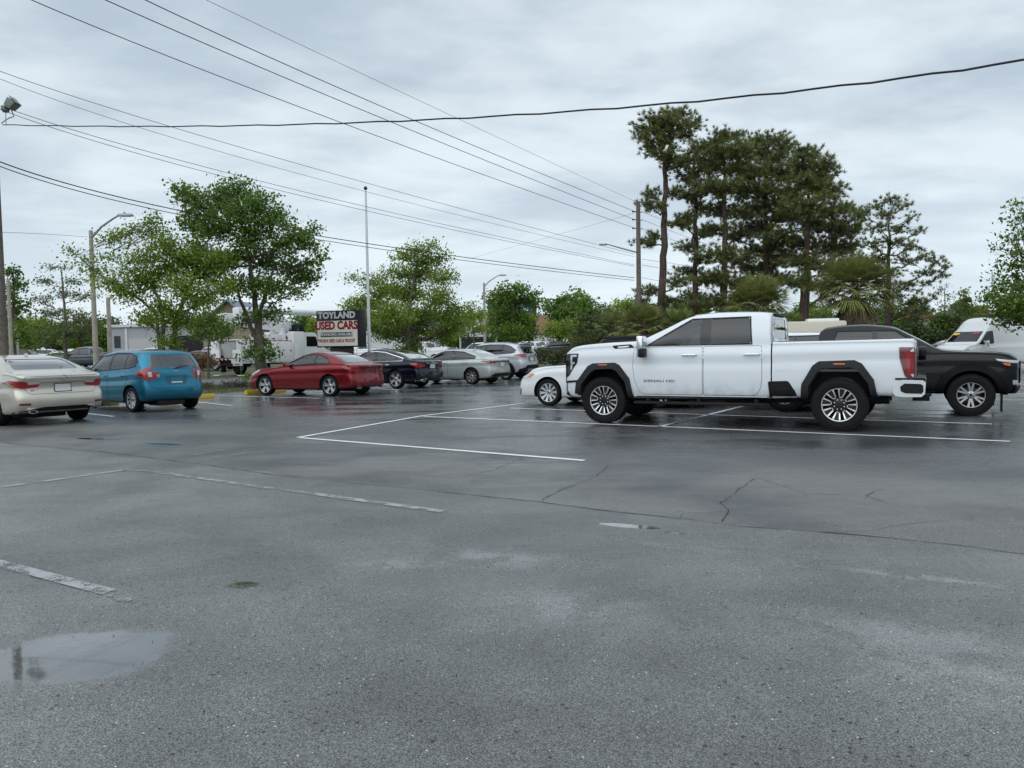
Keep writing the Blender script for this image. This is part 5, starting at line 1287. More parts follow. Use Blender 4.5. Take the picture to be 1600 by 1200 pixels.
wire('thick communication cable passing behind the big dark green tree', [(-20, 245, 22), (470, 364, 33), U(434)], .019, group='overhead wires')
wire('thinner cable just under the thick communication cable', [(-20, 252, 22), (470, 370, 33), U(438)], .015, group='overhead wires')
wire('short thin wire from the tall street lamp to the thick wooden pole', [(4, 363, 28.5), (75, 366, 32), (145, 371, 36)], .007)
wire('faint service wire rising towards the slim utility pole from the left', [(730, 405, 90), (870, 367, 66), (994, 332, 48.2)], .007)
for k, (a, b, c) in enumerate(((331, 372, 418), (343, 384, 428), (357, 396, 438), (405, 420, 437), (414, 432, 452), (434, 455, 480))):
    wire(['uppermost', 'second', 'third', 'fourth', 'fifth', 'lowest'][k] + ' of the wires leaving the slim utility pole into the pines', [(1003, a, 48), (1110, b, 70), (1230, c, 100)], .011, group='wires behind the pines')

# dealer sign
sg = E_(8.6, 2.0); nd = Vector((-.32, -.947, 0)).normalized(); ang = math.atan2(nd.y, nd.x) + math.pi / 2
sb = P(530, 543, 35.2)
sign = thing('sign', 'black and cream roadside sign reading TOYLAND USED CARS beside the flagpole', 'sign', (sb.x, 35.2, 0), ang)
zb_ = P(530, 542.5, 35.2).z; zt_ = P(530, 485, 35.2).z; SH = zt_ - zb_; SW = 2.32
BLK = mat('sign black', (.010, .010, .014), .4); CREAM = mat('sign face', (.80, .76, .70), .35, emit=None); REDP = mat('sign red', (.30, .008, .015), .4); SGRY = mat('sign grey', (.62, .62, .64), .4)
MB().box((0, .22, zb_ + SH / 2), (SW, .46, SH), bev=.02).build('cabinet', BLK, sign)
MB().box((.0, .25, zb_ / 2), (1.05, .30, zb_), bev=.01).build('post', BLK, sign)
px0 = -SW / 2 + .05; pw = SW - .24; ph_ = SH * .685
pan = MB().box((px0 + pw / 2, -.018, zb_ + .06 + ph_ / 2), (pw, .02, ph_)).build('sign_panel', CREAM, sign)
fr = lambda x, z, y=-.032: frame((x, y, z), (1, 0, 0), (0, 0, 1))
cx = px0 + pw / 2
text_mesh('lettering', 'TOYLAND', .40, SGRY, sign, fr(cx - .02, zb_ + SH * .865, -.02), bold=.020, sx=1.0, spacing=1.04)
text_mesh('lettering', 'USED CARS', .50, REDP, sign, fr(cx - .04, zb_ + .06 + ph_ * .80), bold=.022, sx=.86)
MB().box((cx - .04, -.031, zb_ + .06 + ph_ * .455), (pw * .80, .006, .20)).build('sign_band', BLK, sign)
text_mesh('lettering', 'FINANCING AVAILABLE', .175, WHITEP, sign, fr(cx - .04, zb_ + .06 + ph_ * .455, -.038), bold=.005, sx=.92)
text_mesh('lettering', '"WE BUY USED CARS & TRUCKS"', .20, REDP, sign, fr(cx - .04, zb_ + .06 + ph_ * .20), bold=.006, sx=.66)

# yellow wheel stops
YEL = mat('yellow paint concrete', (.62, .42, .02), .55, var=(9, .7, (.42, .30, .05)), bump=(25, .3))
for q, sgn, lbl in ((G(333, 621), -1, 'yellow wheel stop at the nose of the teal hatchback'), (G(384, 616), 1, 'yellow wheel stop under the nose of the red coupe'), (G(184, 631), -1, 'yellow wheel stop seen between the beige sedan and the teal hatchback')):
    d = ED; c = q + d * .9 * sgn
    mb = MB(); mb.prism([(-.08, 0), (-.075, .05), (-.045, .125), (.045, .125), (.075, .05), (.08, 0)], 'y', -.9, .9)
    o = mb.build('wheel_stop', YEL); o.location = (c.x, c.y, .003); o.rotation_euler = (0, 0, math.atan2(d.y, d.x) - math.pi / 2); tag(o, lbl, 'wheel stop', 'yellow wheel stops')

# ------------------------------------------------------------ bucket truck
bt0 = P(348, 582, 46); bt = thing('bucket_truck', 'white utility bucket truck with folded boom parked across the street behind the big tree', 'bucket truck', (bt0.x + .1, 46, .0), rad(66))
BW = mat('truck white', (.80, .81, .82), .35, var=(2, .4, (.6, .6, .58))); RWS = mat('reflective red', (.45, .03, .03), .4)
BG = mat('seam grey', (.30, .31, .32), .5)
def bx(name, c, d, m=BW, bev=.02, par=bt, **k): return MB().box(c, d, bev=bev, **k).build(name, m, par)
bx('chassis', (4.6, 0, .78), (9.0, .9, .28), DARK)
for sy in (1, -1):
    b1 = bx('tool_body', (2.55, sy * .98, 1.42), (4.5, .52, 1.35))
    for x in (.9, 2.0, 3.1, 4.2):
        d = MB(); d.box((x, sy * 1.245, 1.42), (1.02, .02, 1.22), bev=.008); d.box((x + .3, sy * 1.262, 1.5), (.08, .02, .12), mi=1); d.build('locker_door', [BW, TRIM], b1)
    for k in range(9): bx('reflective_strip', (.55 + k * .5, sy * .98, 2.115), (.25, .535, .05), RWS, .0, b1)
    bx('rear_panel', (.22, sy * .86, 1.10), (.14, .66, .95)); bx('rear_panel', (.28, sy * 1.0, 1.85), (.14, .42, .55), BW)
    for z, m in ((1.30, REDL), (1.08, REDL), (.9, TRIM)): MB().lathe([(.004, 0), (.05, 0), (.05, -.02), (.004, -.02)], 14, axis='x', c=(.145, sy * 1.08, z), closed=False).build('tail_light', m, bt)
    MB().lathe([(.03, 0), (.07, 0), (.07, -.02), (.03, -.02)], 14, axis='x', c=(.145, sy * .86, 1.30)).build('tow_ring', TRIM, bt)
    bx('rear_strip', (.14, sy * .86, .72), (.02, .4, .05), TRIM, .0); bx('outrigger', (.5, sy * .55, .72), (.22, .2, 1.0), TRIM)
    bx('outrigger_pad', (.5, sy * .95, .04), (.4, .5, .06), BW)
    for x in (2.3, 7.1):
        q = MB(); q.lathe([(.30, -.14), (.46, -.15), (.5, -.1), (.5, .1), (.46, .15), (.30, .14)], 24); q.lathe([(.02, 0), (.30, .02), (.30, -.02), (.02, -.02)], 16, mi=1); q.build('wheel', [RUB, PWHITE], bt, loc=(x, sy * .95, .5))
bx('rear_crossmember', (.22, 0, .92), (.2, 1.2, .34)); bx('reflective_strip', (.11, 0, 1.08), (.02, 1.5, .05), RWS, 0)
mb = MB()
for k in range(9): mb.box((.08, -.42 + k * .105, .88 + .05 * (k % 3)), (.1, .05, .14), bev=.01)
mb.build('hitch_gear', TRIM, bt)
bx('chip_bin', (.95, -.05, 1.62), (1.0, 1.1, 1.05), mat('bin grey', (.42, .43, .43), .5), .03, taper=1.15); bx('bin_lid', (.95, -.05, 2.17), (1.35, 1.55, .07), BW)
bx('side_locker', (5.35, .98, 1.75), (1.0, .52, 1.95)); bx('side_locker', (5.35, -.98, 1.75), (1.0, .52, 1.95)); bx('deck_box', (3.9, .2, 2.3), (1.5, 1.4, .45))
cabb = MB(); cabb.prism([(5.95, .75), (8.6, .75), (8.75, 1.45), (8.0, 1.62), (7.75, 1.75), (7.35, 2.55), (7.1, 2.68), (5.95, 2.68)], 'y', -1.12, 1.12); cb = cabb.build('cab', BW, bt)
for sy in (1, -1):
    MB().prism([(6.25, 1.75), (7.5, 1.75), (7.2, 2.42), (6.25, 2.42)], 'y', sy * 1.118, sy * 1.135).build('window', GLOSSBLK, cb)
MB().box((5.94, 0, 2.15), (.02, 1.5, .6)).build('rear_window', GLOSSBLK, cb)
ped = MB(); ped.lathe([(.5, 1.9), (.5, 2.2), (.42, 2.3), (.38, 2.9), (.3, 2.95)], 20, axis='z', c=(4.9, 0, 0)); ped.box((4.8, 0, 3.15), (.9, .62, .95), bev=.06); ped.build('turret', BW, bt)
lo = MB(); lo.prism([(5.6, 2.75), (1.4, 3.02), (1.15, 3.15), (1.15, 3.62), (1.5, 3.72), (5.6, 3.5)], 'y', -.22, .22)
for x in (2.2, 3.2, 4.2): lo.box((x, -.235, 3.4), (.03, .02, .55), mi=1)
lo.box((3.4, -.236, 3.25), (.28, .02, .14), mi=1); lo.build('lower_boom', [BW, BG], bt)
ub_ = MB(); ub_.tube([(1.2, -.1, 3.98), (12.5, -.1, 4.15)], [.20, .24], 16); ub_.box((1.3, -.1, 3.85), (.7, .5, .62), bev=.08); ub_.tube([(1.6, -.36, 3.9), (3.0, -.36, 3.8), (5, -.36, 3.95)], .03, 6, mi=1); ub_.build('upper_boom', [BW, TRIM], bt)
bk = MB(); bk.box((.95, .75, 3.35), (.62, .72, .95), bev=.06, taper=1.1); bk.build('bucket', BW, bt); bx('bucket_mount', (1.0, .6, 2.7), (.3, .3, .55), TRIM)
for x in (5.6, 6.3): bx('hose_reel', (x, -.7, 2.95), (.3, .3, .5), TRIM)
# worker on the deck, mostly behind the tree trunk
def person(label, loc, rz, pose, cloth):
    root = thing('person', label, 'person', loc, rz)
    V = [(0, 0, .98), (0, 0, 1.18), (0, .01, 1.38), (0, .02, 1.50), (0, .03, 1.58), (0, .035, 1.68), (0, .03, 1.76),
         (.10, 0, .93), (.11, .03, .52), (.11, 0, .10), (.11, .12, .04), (-.10, 0, .93), (-.11, .02, .52), (-.12, -.02, .10), (-.12, .10, .04),
         (.19, .0, 1.44), (.27, .06, 1.20), (.24, .28, 1.12), (.23, .36, 1.10), (-.19, 0, 1.44), (-.30, .02, 1.20), (-.28, .20, 1.02), (-.27, .27, .98)]
    Ed = [(0, 1), (1, 2), (2, 3), (3, 4), (4, 5), (5, 6), (0, 7), (7, 8), (8, 9), (9, 10), (0, 11), (11, 12), (12, 13), (13, 14), (2, 15), (15, 16), (16, 17), (17, 18), (2, 19), (19, 20), (20, 21), (21, 22)]
    Rr = [.15, .14, .155, .07, .06, .10, .07, .10, .07, .05, .045, .10, .07, .05, .045, .075, .05, .04, .035, .075, .05, .04, .035]
    me = D.meshes.new('person_body'); me.from_pydata(V, Ed, []); o = link(D.objects.new('t', me)); md = o.modifiers.new('s', 'SKIN')
    for i, r_ in enumerate(Rr): me.skin_vertices[0].data[i].radius = (r_, r_ * .8)
    me.skin_vertices[0].data[0].use_root = True
    s2 = o.modifiers.new('ss', 'SUBSURF'); s2.levels = 2; s2.render_levels = 2
    bpy.context.view_layer.update(); m2 = D.meshes.new_from_object(o.evaluated_get(bpy.context.evaluated_depsgraph_get())); D.objects.remove(o)
    skn = mat('skin', (.32, .19, .13), .6); m2.materials.clear(); [m2.materials.append(x) for x in (skn, cloth, mat('work trousers', (.03, .035, .05), .8), TRIM)]
    for f in m2.polygons:
        c = f.center; f.material_index = 3 if c.z < .12 else 2 if c.z < .98 else 1 if (c.z < 1.52 and not (abs(c.x) > .2 and c.z < 1.15)) else 0
    m2.shade_smooth(); link(D.objects.new('person_body', m2), root)
    h = MB(); h.lathe([(.005, .12), (.07, .11), (.115, .05), (.125, 0), (.145, -.01), (.115, -.02)], 18, axis='z', c=(0, .035, 1.74), closed=False); h.build('hard_hat', PWHITE, root); return root
pp = Matrix.Translation(bt.location) @ Matrix.Rotation(rad(66), 4, 'Z') @ Vector((1.9, -.95, 2.13)); person('worker in a navy shirt standing on the bucket truck, mostly behind the tree trunk', tuple(pp), rad(-100), None, mat('navy shirt', (.02, .022, .09), .8))

# ------------------------------------------------------------ buildings
WALLW = mat('white stucco', (.62, .63, .63), .85, var=(.6, .5, (.5, .5, .48))); WALLG = mat('grey wall', (.36, .37, .38), .85, var=(.5, .6, (.28, .29, .30)))
WALLT = mat('tan stone wall', (.30, .25, .18), .9, var=(3, 1, (.20, .16, .11))); ROOFB = mat('brown shingles', (.22, .115, .075), .9, var=(4, 1, (.15, .08, .055))); ROOFG = mat('blue grey metal roof', (.16, .20, .25), .5, var=(2, .6, (.22, .25, .28)))
ROOFR = mat('red roof', (.42, .05, .03), .6); WIN = mat('window dark', (.02, .025, .03), .1, coat=.5)
def bld(label, pxl, pxr, Y, h, depth, wall, roof=None, rh=0.0, kind='flat', wins=(), yaw=0.0, name='building', group=None):
    a, b = P(pxl, 545, Y), P(pxr, 545, Y); wd = b.x - a.x; z0 = gz(Y)
    root = thing(name, label, 'building', ((a.x + b.x) / 2, Y, z0 - .05), rad(yaw), group)
    MB().box((0, depth / 2, h / 2), (wd, depth, h)).build('wall', wall, root)
    rf = MB()
    if kind == 'flat': rf.box((0, depth / 2, h + .15), (wd + .5, depth + .5, .35))
    elif kind == 'hip':
        e = .5; V = [(-wd / 2 - e, -e, h), (wd / 2 + e, -e, h), (wd / 2 + e, depth + e, h), (-wd / 2 - e, depth + e, h), (-wd / 2 + wd * .28, depth / 2, h + rh), (wd / 2 - wd * .28, depth / 2, h + rh)]
        v = [rf.bm.verts.new(p) for p in V]
        for f in ((0, 1, 5, 4), (1, 2, 5), (2, 3, 4, 5), (3, 0, 4), (3, 2, 1, 0)): rf.bm.faces.new([v[i] for i in f])
    else:
        rf.prism([(-wd / 2 - .6, h), (0, h + rh), (wd / 2 + .6, h), (wd / 2 + .6, h - .2), (0, h + rh - .25), (-wd / 2 - .6, h - .2)], 'y', -.7, depth + .5)
        MB().prism([(-wd / 2, h), (wd / 2, h), (0, h + rh - .26)], 'y', 0.0, .2).build('gable', wall, root)
    rf.build('roof', roof or wall, root)
    for (x0, x1, z0_, z1, m, nm) in wins:
        MB().box((-wd / 2 + wd * (x0 + x1) / 2, -.03, (z0_ + z1) / 2), (wd * (x1 - x0), .10, z1 - z0_)).build(nm, m, root)
    return root
bld('low flat-roofed grey building behind the spreading tree', 168, 262, 105, 4.6, 14, WALLG, WALLW, wins=[(.12, .22, 1.8, 3.4, WIN, 'window'), (.36, 1.0, .2, 3.0, mat('pale bay', (.45, .44, .43), .8), 'bay'), (.3, .34, .2, 4.4, WALLW, 'pilaster')])
bld('dark open garage bay wing right of the low grey building', 262, 332, 104, 4.6, 14, WALLG, WALLW, wins=[(.05, 1.0, 0, 3.3, mat('dark opening', (.015, .015, .017), .9), 'doorway')])
bld('tan stone building with blue-grey gable roof behind the bucket truck', 318, 400, 92, 4.2, 16, WALLT, ROOFG, 3.2, 'gable')
bld('long white building behind the flagpole and light green tree', 560, 668, 100, 4.6, 18, WALLW, mat('white fascia', (.55, .56, .57), .7), wins=[(.70, .74, 0, 4.3, WALLG, 'pilaster'), (.80, 1.0, .0, 2.4, WALLG, 'low_wall')])
bld('low white shopfront with dark awning right of the light green tree', 718, 775, 115, 4.8, 15, WALLW, mat('beige fascia', (.48, .42, .36), .8), wins=[(.05, .95, .3, 2.6, WIN, 'window')])
bld('small white house with brown hip roof above the hedge', 836, 872, 130, 3.0, 10, WALLW, ROOFB, 3.2, 'hip')
bld('red roofed store with white signs behind the right-hand trees', 1418, 1600, 120, 4.6, 16, mat('pink wall', (.45, .32, .30), .8), ROOFR, wins=[(.05, .20, 1.0, 2.2, WHITEP, 'shop_sign'), (.25, .40, 1.0, 2.2, REDP, 'shop_sign'), (.45, .55, 0, 3.2, WIN, 'window'), (.62, .9, .2, 3.0, WIN, 'window')])
# trailer roofs behind the white pickup bed
tr = P(1262, 515, 34); t_ = thing('travel_trailer', 'cream camper trailer roof showing behind the white pickup bed', 'trailer', (tr.x + .1, 34, 0), rad(-12))
MB().box((0, 0, 1.42), (2.6, 2.3, 1.9), bev=.10).build('body', mat('cream panel', (.62, .57, .46), .5), t_); MB().box((.5, 0, 2.42), (1.3, .7, .16), bev=.05).build('roof_unit', WHITEP, t_); MB().box((0, -1.155, 1.6), (1.2, .02, .5)).build('window', WIN, t_)
for x in (-.4, .5): MB().lathe([(.02, -.1), (.33, -.1), (.33, .1), (.02, .1)], 20, c=(x, -1.0, .33)).build('wheel', RUB, t_)
# billboard
bb = P(812, 485, 150); b_ = thing('billboard', 'teal and red billboard half hidden in the dark oaks', 'billboard', (bb.x, 150, gz(150)))
hz = P(812, 468, 150).z - gz(150); lz = P(812, 494, 150).z - gz(150)
MB().box((-1.5, .2, (hz + lz) / 2), (9.5, .5, hz - lz + .2)).build('frame', BLK, b_); MB().box((-1.8, -.08, lz + (hz - lz) * .62), (8.6, .06, (hz - lz) * .7)).build('poster', mat('teal poster', (.01, .10, .13), .4), b_)
MB().box((-1.2, -.09, lz + .3), (8.8, .06, .9)).build('poster', mat('red poster', (.35, .04, .03), .4), b_)
MB().box((1.2, -.14, lz + (hz - lz) * .42), (.9, .04, .6)).build('poster_patch', WHITEP, b_); MB().box((-1.5, .3, lz / 2), (.6, .6, lz)).build('post', STEEL, b_)

# ------------------------------------------------------------ vegetation
BARK = mat('grey bark', (.14, .12, .10), .95, var=(8, 1, (.07, .06, .05)), bump=(25, .8)); PBARK = mat('pine bark', (.115, .08, .06), .95, var=(6, 1, (.05, .035, .028)), bump=(18, 1, .03))
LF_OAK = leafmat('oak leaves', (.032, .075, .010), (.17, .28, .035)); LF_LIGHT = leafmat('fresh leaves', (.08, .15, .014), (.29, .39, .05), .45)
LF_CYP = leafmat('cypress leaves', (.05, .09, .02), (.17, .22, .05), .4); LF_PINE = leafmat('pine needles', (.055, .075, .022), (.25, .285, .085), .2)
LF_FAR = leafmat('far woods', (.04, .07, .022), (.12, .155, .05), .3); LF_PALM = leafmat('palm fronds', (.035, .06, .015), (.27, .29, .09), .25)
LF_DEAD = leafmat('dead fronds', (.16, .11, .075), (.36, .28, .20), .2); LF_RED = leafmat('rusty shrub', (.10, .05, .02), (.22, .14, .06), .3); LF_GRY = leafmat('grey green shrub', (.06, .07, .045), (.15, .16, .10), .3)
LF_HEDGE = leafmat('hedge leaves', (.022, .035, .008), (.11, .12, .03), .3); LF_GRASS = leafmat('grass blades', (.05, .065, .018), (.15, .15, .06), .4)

def leaf_quads(C, size, aspect=.62, var=.5, up=None):
    n = len(C); a = rng.normal(size=(n, 3)); a /= np.linalg.norm(a, axis=1)[:, None]
    b = rng.normal(size=(n, 3)); b -= a * (a * b).sum(1)[:, None]; b /= np.linalg.norm(b, axis=1)[:, None]
    s = size * (1 + rng.uniform(-var, var, n))[:, None]; a = a * s * .5; b = b * s * .5 * aspect
    V = np.stack([C - a, C + b, C + a, C - b], 1).reshape(-1, 3); Fc = np.arange(4 * n).reshape(n, 4); return V, Fc
def needle_tufts(C, D_, n=22, length=.26, w=.022):
    """stiff bunches of needles pointing outwards round D_"""
    m = len(C); d = rng.normal(size=(m, n, 3)) * .75 + D_[:, None, :] * .9; d /= np.linalg.norm(d, axis=2)[..., None]
    s = rng.normal(size=(m, n, 3)); s -= d * (d * s).sum(2)[..., None]; s /= np.linalg.norm(s, axis=2)[..., None]
    L_ = length * rng.uniform(.7, 1.25, (m, n, 1)); o = C[:, None, :] + rng.normal(size=(m, n, 3)) * .03
    V = np.stack([o - s * w, o + s * w, o + d * L_], 2).reshape(-1, 3); return V, np.arange(3 * m * n).reshape(-1, 3)
class Limbs:
    def __init__(s): s.V = []; s.F = []; s.n = 0
    def add(s, pts, rads, k=5):
        pts = np.asarray(pts, float); m = len(pts); t = np.gradient(pts, axis=0); t /= np.linalg.norm(t, axis=1)[:, None] + 1e-9
        ref = np.array([.3, .9, .1]); a = np.cross(t, ref); a /= np.linalg.norm(a, axis=1)[:, None] + 1e-9; b = np.cross(t, a)
        an = np.arange(k) * 2 * np.pi / k; r = np.asarray(rads)[:, None, None]
        V = pts[:, None, :] + r * (a[:, None, :] * np.cos(an)[None, :, None] + b[:, None, :] * np.sin(an)[None, :, None])
        i = np.arange(m - 1)[:, None] * k; j = np.arange(k)[None, :]; j2 = (j + 1) % k
        s.F.append((np.stack([i + j, i + j2, i + k + j2, i + k + j], 2) + s.n).reshape(-1, 4)); s.V.append(V.reshape(-1, 3)); s.n += m * k
    def build(s, name, m, parent):
        o = np_mesh(name, np.concatenate(s.V), np.concatenate(s.F), m, parent); o.data.shade_smooth(); return o
def curve(a, b, n=6, sag=0.0, wob=.0):
    a, b = np.asarray(a, float), np.asarray(b, float); t = np.linspace(0, 1, n)[:, None]; p = a + (b - a) * t
    p[:, 2] += (sag * 4 * t * (1 - t))[:, 0]
    if wob: p[1:-1] += rng.normal(size=(n - 2, 3)) * wob
    return p
def tree(name, label, px_, Y, trunks, blobs, leafm, size=.16, dens=1.0, per=9, spread=.22, kind='leaf', bark=None, group=None, deep=.8, needle=(22, .26, .022), tw=.006, cat='tree', limb=.02, shell=0.0, grow=(1, 1)):
    b = P(px_, 550, Y); base = np.array([b.x, Y, gz(Y)]); root = thing(name, label, cat, tuple(base), group=group)
    cv = lambda x, y, dy=0.0: np.array(P(x, y, Y + dy)) - base
    L_ = Limbs(); nodes = []
    for pts, r0, r1 in trunks:
        p = [cv(x, y, rng.normal() * .15 if i else 0) for i, (x, y) in enumerate(pts)]
        q = []
        for i in range(len(p) - 1):
            for t in np.linspace(0, 1, 5)[:-1]: q.append(p[i] * (1 - t) + p[i + 1] * t)
        q.append(p[-1]); q = np.array(q); q[1:-1] += rng.normal(size=(len(q) - 2, 3)) * r0 * .15
        q[0, 2] = min(q[0, 2], -.1)
        R_ = np.linspace(r0, r1, len(q)); R_[0] *= 1.35; L_.add(q, R_, 10); nodes += [(q[i], R_[i]) for i in range(2, len(q))]
    npos = np.array([n[0] for n in nodes]); C_, D_ = [], []; bsh = []
    sc = Y / F
    for (cx_, cy_, rx, ry) in blobs:
        rx, ry = rx * grow[0], ry * grow[1]; rxw, ryw = rx * sc, ry * sc; dm = deep * min(rxw * 1.6, 2.6 if Y < 80 else 5)
        c = cv(cx_, cy_, rng.uniform(-dm, dm))
        hd = np.linalg.norm(npos[:, :2] - c[:2], axis=1); cost = np.abs(npos[:, 2] - (c[2] - .35 * hd)) + hd * .5 + 100 * (npos[:, 2] > c[2] + .3)
        i = int(np.argmin(cost)); st, r = nodes[i]; d = np.linalg.norm(c - st)
        rr = min(r * .6, limb * (1 + d * .6)); lb = curve(st, c, 9, sag=-.06 * d, wob=.035 * d); L_.add(lb, np.linspace(rr, rr * .35, 9), 6)
        nt_ = max(5, int(dens * 62 * (rx * ry) / 600 * (Y / 40) ** 1.0)); 
        u = rng.normal(size=(nt_, 3)); u /= np.linalg.norm(u, axis=1)[:, None]; u *= rng.uniform(shell, 1, (nt_, 1)) ** (1 / 2.2)
        tips = c + u * np.array([rxw, (rxw + ryw) * .5, ryw]) * 1.05
        bsh.extend([rng.random()] * nt_)
        for tp in tips:
            s0 = lb[rng.integers(4, 9)]; L_.add(curve(s0, tp, 4, sag=.04, wob=.02), [rr * .3 + tw, tw * 1.6, tw * 1.2, tw], 3)
            C_.append(tp); dd = tp - s0; D_.append(dd / (np.linalg.norm(dd) + 1e-6))
            if kind == 'pine':
                k2 = s0 * .45 + tp * .55; C_.append(k2 + rng.normal(size=3) * .12); D_.append(D_[-1])
    C_ = np.array(C_); D_ = np.array(D_); D_[:, 2] += .45
    L_.build('trunk', bark or BARK, root)
    if kind == 'pine':
        V, Fc = needle_tufts(C_, D_, *needle); sh = np.repeat(rng.uniform(0, 1, len(C_)), needle[0])
    else:
        CC = np.repeat(C_, per, 0) + rng.normal(size=(len(C_) * per, 3)) * spread * np.array([1, 1, .7]); V, Fc = leaf_quads(CC, size)
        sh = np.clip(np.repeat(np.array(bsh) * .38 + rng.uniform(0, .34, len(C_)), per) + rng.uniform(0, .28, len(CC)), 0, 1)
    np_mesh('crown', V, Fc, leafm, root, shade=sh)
    return root

# the big dark tree by the sign
tree('broadleaf_tree', 'big dark green tree with a single grey trunk, left of the dealer sign', 410, 31.5,
     [([(411, 603), (409, 560), (404, 520), (398, 470), (391, 415), (380, 360)], .19, .05), ([(404, 540), (388, 500), (376, 470), (362, 430)], .10, .04), ([(402, 500), (418, 450), (430, 410)], .09, .035)],
     [(288, 302, 20, 18), (312, 322, 24, 20), (340, 312, 26, 24), (368, 296, 26, 20), (300, 350, 24, 22), (335, 355, 30, 26), (375, 335, 28, 26), (408, 318, 24, 22), (432, 340, 24, 22), (398, 368, 30, 28), (452, 372, 28, 24),
      (478, 380, 16, 14), (492, 358, 8, 12), (495, 402, 12, 18), (480, 432, 20, 20), (455, 418, 24, 22), (420, 405, 28, 24), (372, 400, 26, 22), (345, 410, 26, 20), (462, 458, 14, 10), (432, 452, 22, 18), (404, 445, 22, 20), (372, 445, 18, 16),
      (420, 490, 24, 12), (380, 500, 14, 10), (400, 535, 16, 12), (418, 552, 18, 12), (393, 552, 12, 10), (310, 390, 20, 16)], LF_OAK, size=.125, dens=1.3, per=16, spread=.19, grow=(1.0, .95))
tree('broadleaf_tree', 'wide light green spreading tree behind the teal hatchback, with branches over the street lamp', 262, 30,
     [([(254, 600), (254, 550), (256, 505), (250, 470), (235, 440)], .12, .05), ([(270, 600), (270, 550), (276, 500), (290, 460), (305, 430)], .13, .05), ([(252, 500), (222, 470), (180, 445), (150, 425), (118, 398)], .06, .012)],
     [(112, 392, 10, 5), (132, 408, 14, 6), (150, 425, 18, 8), (172, 400, 16, 7), (165, 372, 12, 6), (190, 372, 18, 9), (212, 358, 16, 8), (172, 442, 24, 12), (205, 425, 22, 12), (200, 458, 26, 14), (228, 398, 22, 14), (240, 362, 18, 12), (258, 380, 24, 18),
      (232, 440, 26, 20), (262, 420, 28, 22), (295, 405, 30, 22), (322, 430, 30, 22), (345, 405, 22, 16), (285, 450, 28, 22), (318, 468, 28, 18), (250, 482, 24, 18), (282, 500, 26, 18), (348, 448, 20, 16), (228, 500, 20, 12), (262, 538, 15, 14), (240, 340, 10, 8)],
     LF_LIGHT, size=.105, dens=1.3, per=20, spread=.22)
tree('cypress_tree', 'thin feathery cypress-like tree left of the tall street lamp', 103, 56, [([(103, 562), (102, 500), (98, 450), (95, 418)], .14, .03)],
     [(88, 418, 24, 6), (72, 440, 22, 7), (115, 438, 22, 7), (62, 468, 22, 8), (100, 460, 26, 9), (135, 462, 22, 8), (80, 490, 34, 11), (125, 492, 30, 11), (70, 520, 30, 14), (110, 520, 34, 16), (145, 515, 20, 14), (60, 540, 20, 8)], LF_CYP, size=.16, dens=1.0, per=8, spread=.22)
tree('broadleaf_tree', 'dark tree at the left edge behind the thin concrete poles', 22, 64, [([(22, 560), (22, 470), (20, 425)], .2, .06)], [(20, 428, 12, 12), (30, 445, 12, 12), (12, 460, 16, 16), (32, 480, 14, 14), (14, 500, 18, 18), (35, 520, 18, 18), (8, 535, 16, 12)], LF_OAK, size=.24, dens=1.2)
tree('broadleaf_tree', 'small round young tree in the verge in front of the maroon sedan', 327, 43, [([(325, 572), (326, 540), (330, 510)], .06, .03)], [(305, 508, 18, 14), (330, 498, 22, 14), (352, 512, 18, 14), (318, 522, 22, 10), (345, 526, 16, 8), (330, 512, 26, 14)], LF_OAK, size=.13, dens=1.8, per=10)
tree('broadleaf_tree', 'bright yellow-green tree with wispy top right of the flagpole', 640, 44,
     [([(644, 600), (640, 545), (638, 500), (645, 450), (655, 405)], .20, .04), ([(640, 520), (610, 480), (575, 450)], .08, .02), ([(640, 510), (680, 470), (705, 440)], .08, .02)],
     [(652, 388, 20, 7), (672, 385, 14, 6), (636, 402, 22, 8), (668, 408, 24, 12), (690, 400, 14, 6), (620, 425, 22, 10), (655, 430, 30, 16), (692, 432, 20, 12), (585, 440, 24, 8), (553, 433, 14, 4), (600, 455, 28, 12), (640, 460, 34, 18), (685, 465, 26, 16), (575, 475, 30, 14),
      (548, 478, 16, 9), (615, 490, 36, 20), (660, 495, 34, 20), (705, 490, 24, 16), (575, 505, 26, 14), (715, 505, 18, 12), (640, 515, 40, 16), (690, 520, 24, 12), (600, 520, 26, 12), (640, 545, 16, 16), (650, 528, 22, 12)], LF_LIGHT, size=.125, dens=1.35, per=24, spread=.28)
tree('broadleaf_tree', 'slender light green tree at the left foot of the distant street lamp', 738, 60, [([(742, 560), (740, 520), (735, 480)], .08, .03)], [(732, 478, 14, 8), (748, 492, 14, 10), (728, 500, 18, 12), (745, 515, 18, 12), (722, 520, 16, 10)], LF_LIGHT, size=.2, dens=1.0)
tree('broadleaf_tree', 'dense dark oak in front of the billboard', 800, 78, [([(800, 560), (800, 520), (802, 480)], .25, .08), ([(772, 560), (774, 510)], .12, .05)],
     [(788, 455, 16, 10), (812, 450, 14, 9), (775, 470, 20, 14), (800, 472, 22, 16), (825, 465, 18, 12), (838, 475, 10, 8), (782, 495, 26, 16), (808, 500, 20, 16), (772, 515, 22, 14), (800, 520, 26, 14), (825, 518, 18, 16)], LF_OAK, size=.28, dens=1.25, per=10, spread=.35)
tree('broadleaf_tree', 'dark tree with irregular top behind the hedge, left of the slim utility pole', 895, 105, [([(895, 560), (895, 500), (896, 475)], .25, .08)], [(878, 472, 14, 10), (898, 465, 16, 10), (915, 475, 14, 10), (870, 490, 20, 12), (895, 488, 24, 14), (920, 492, 18, 12), (860, 480, 10, 8)], LF_OAK, size=.4, dens=1.0, per=10, spread=.5)
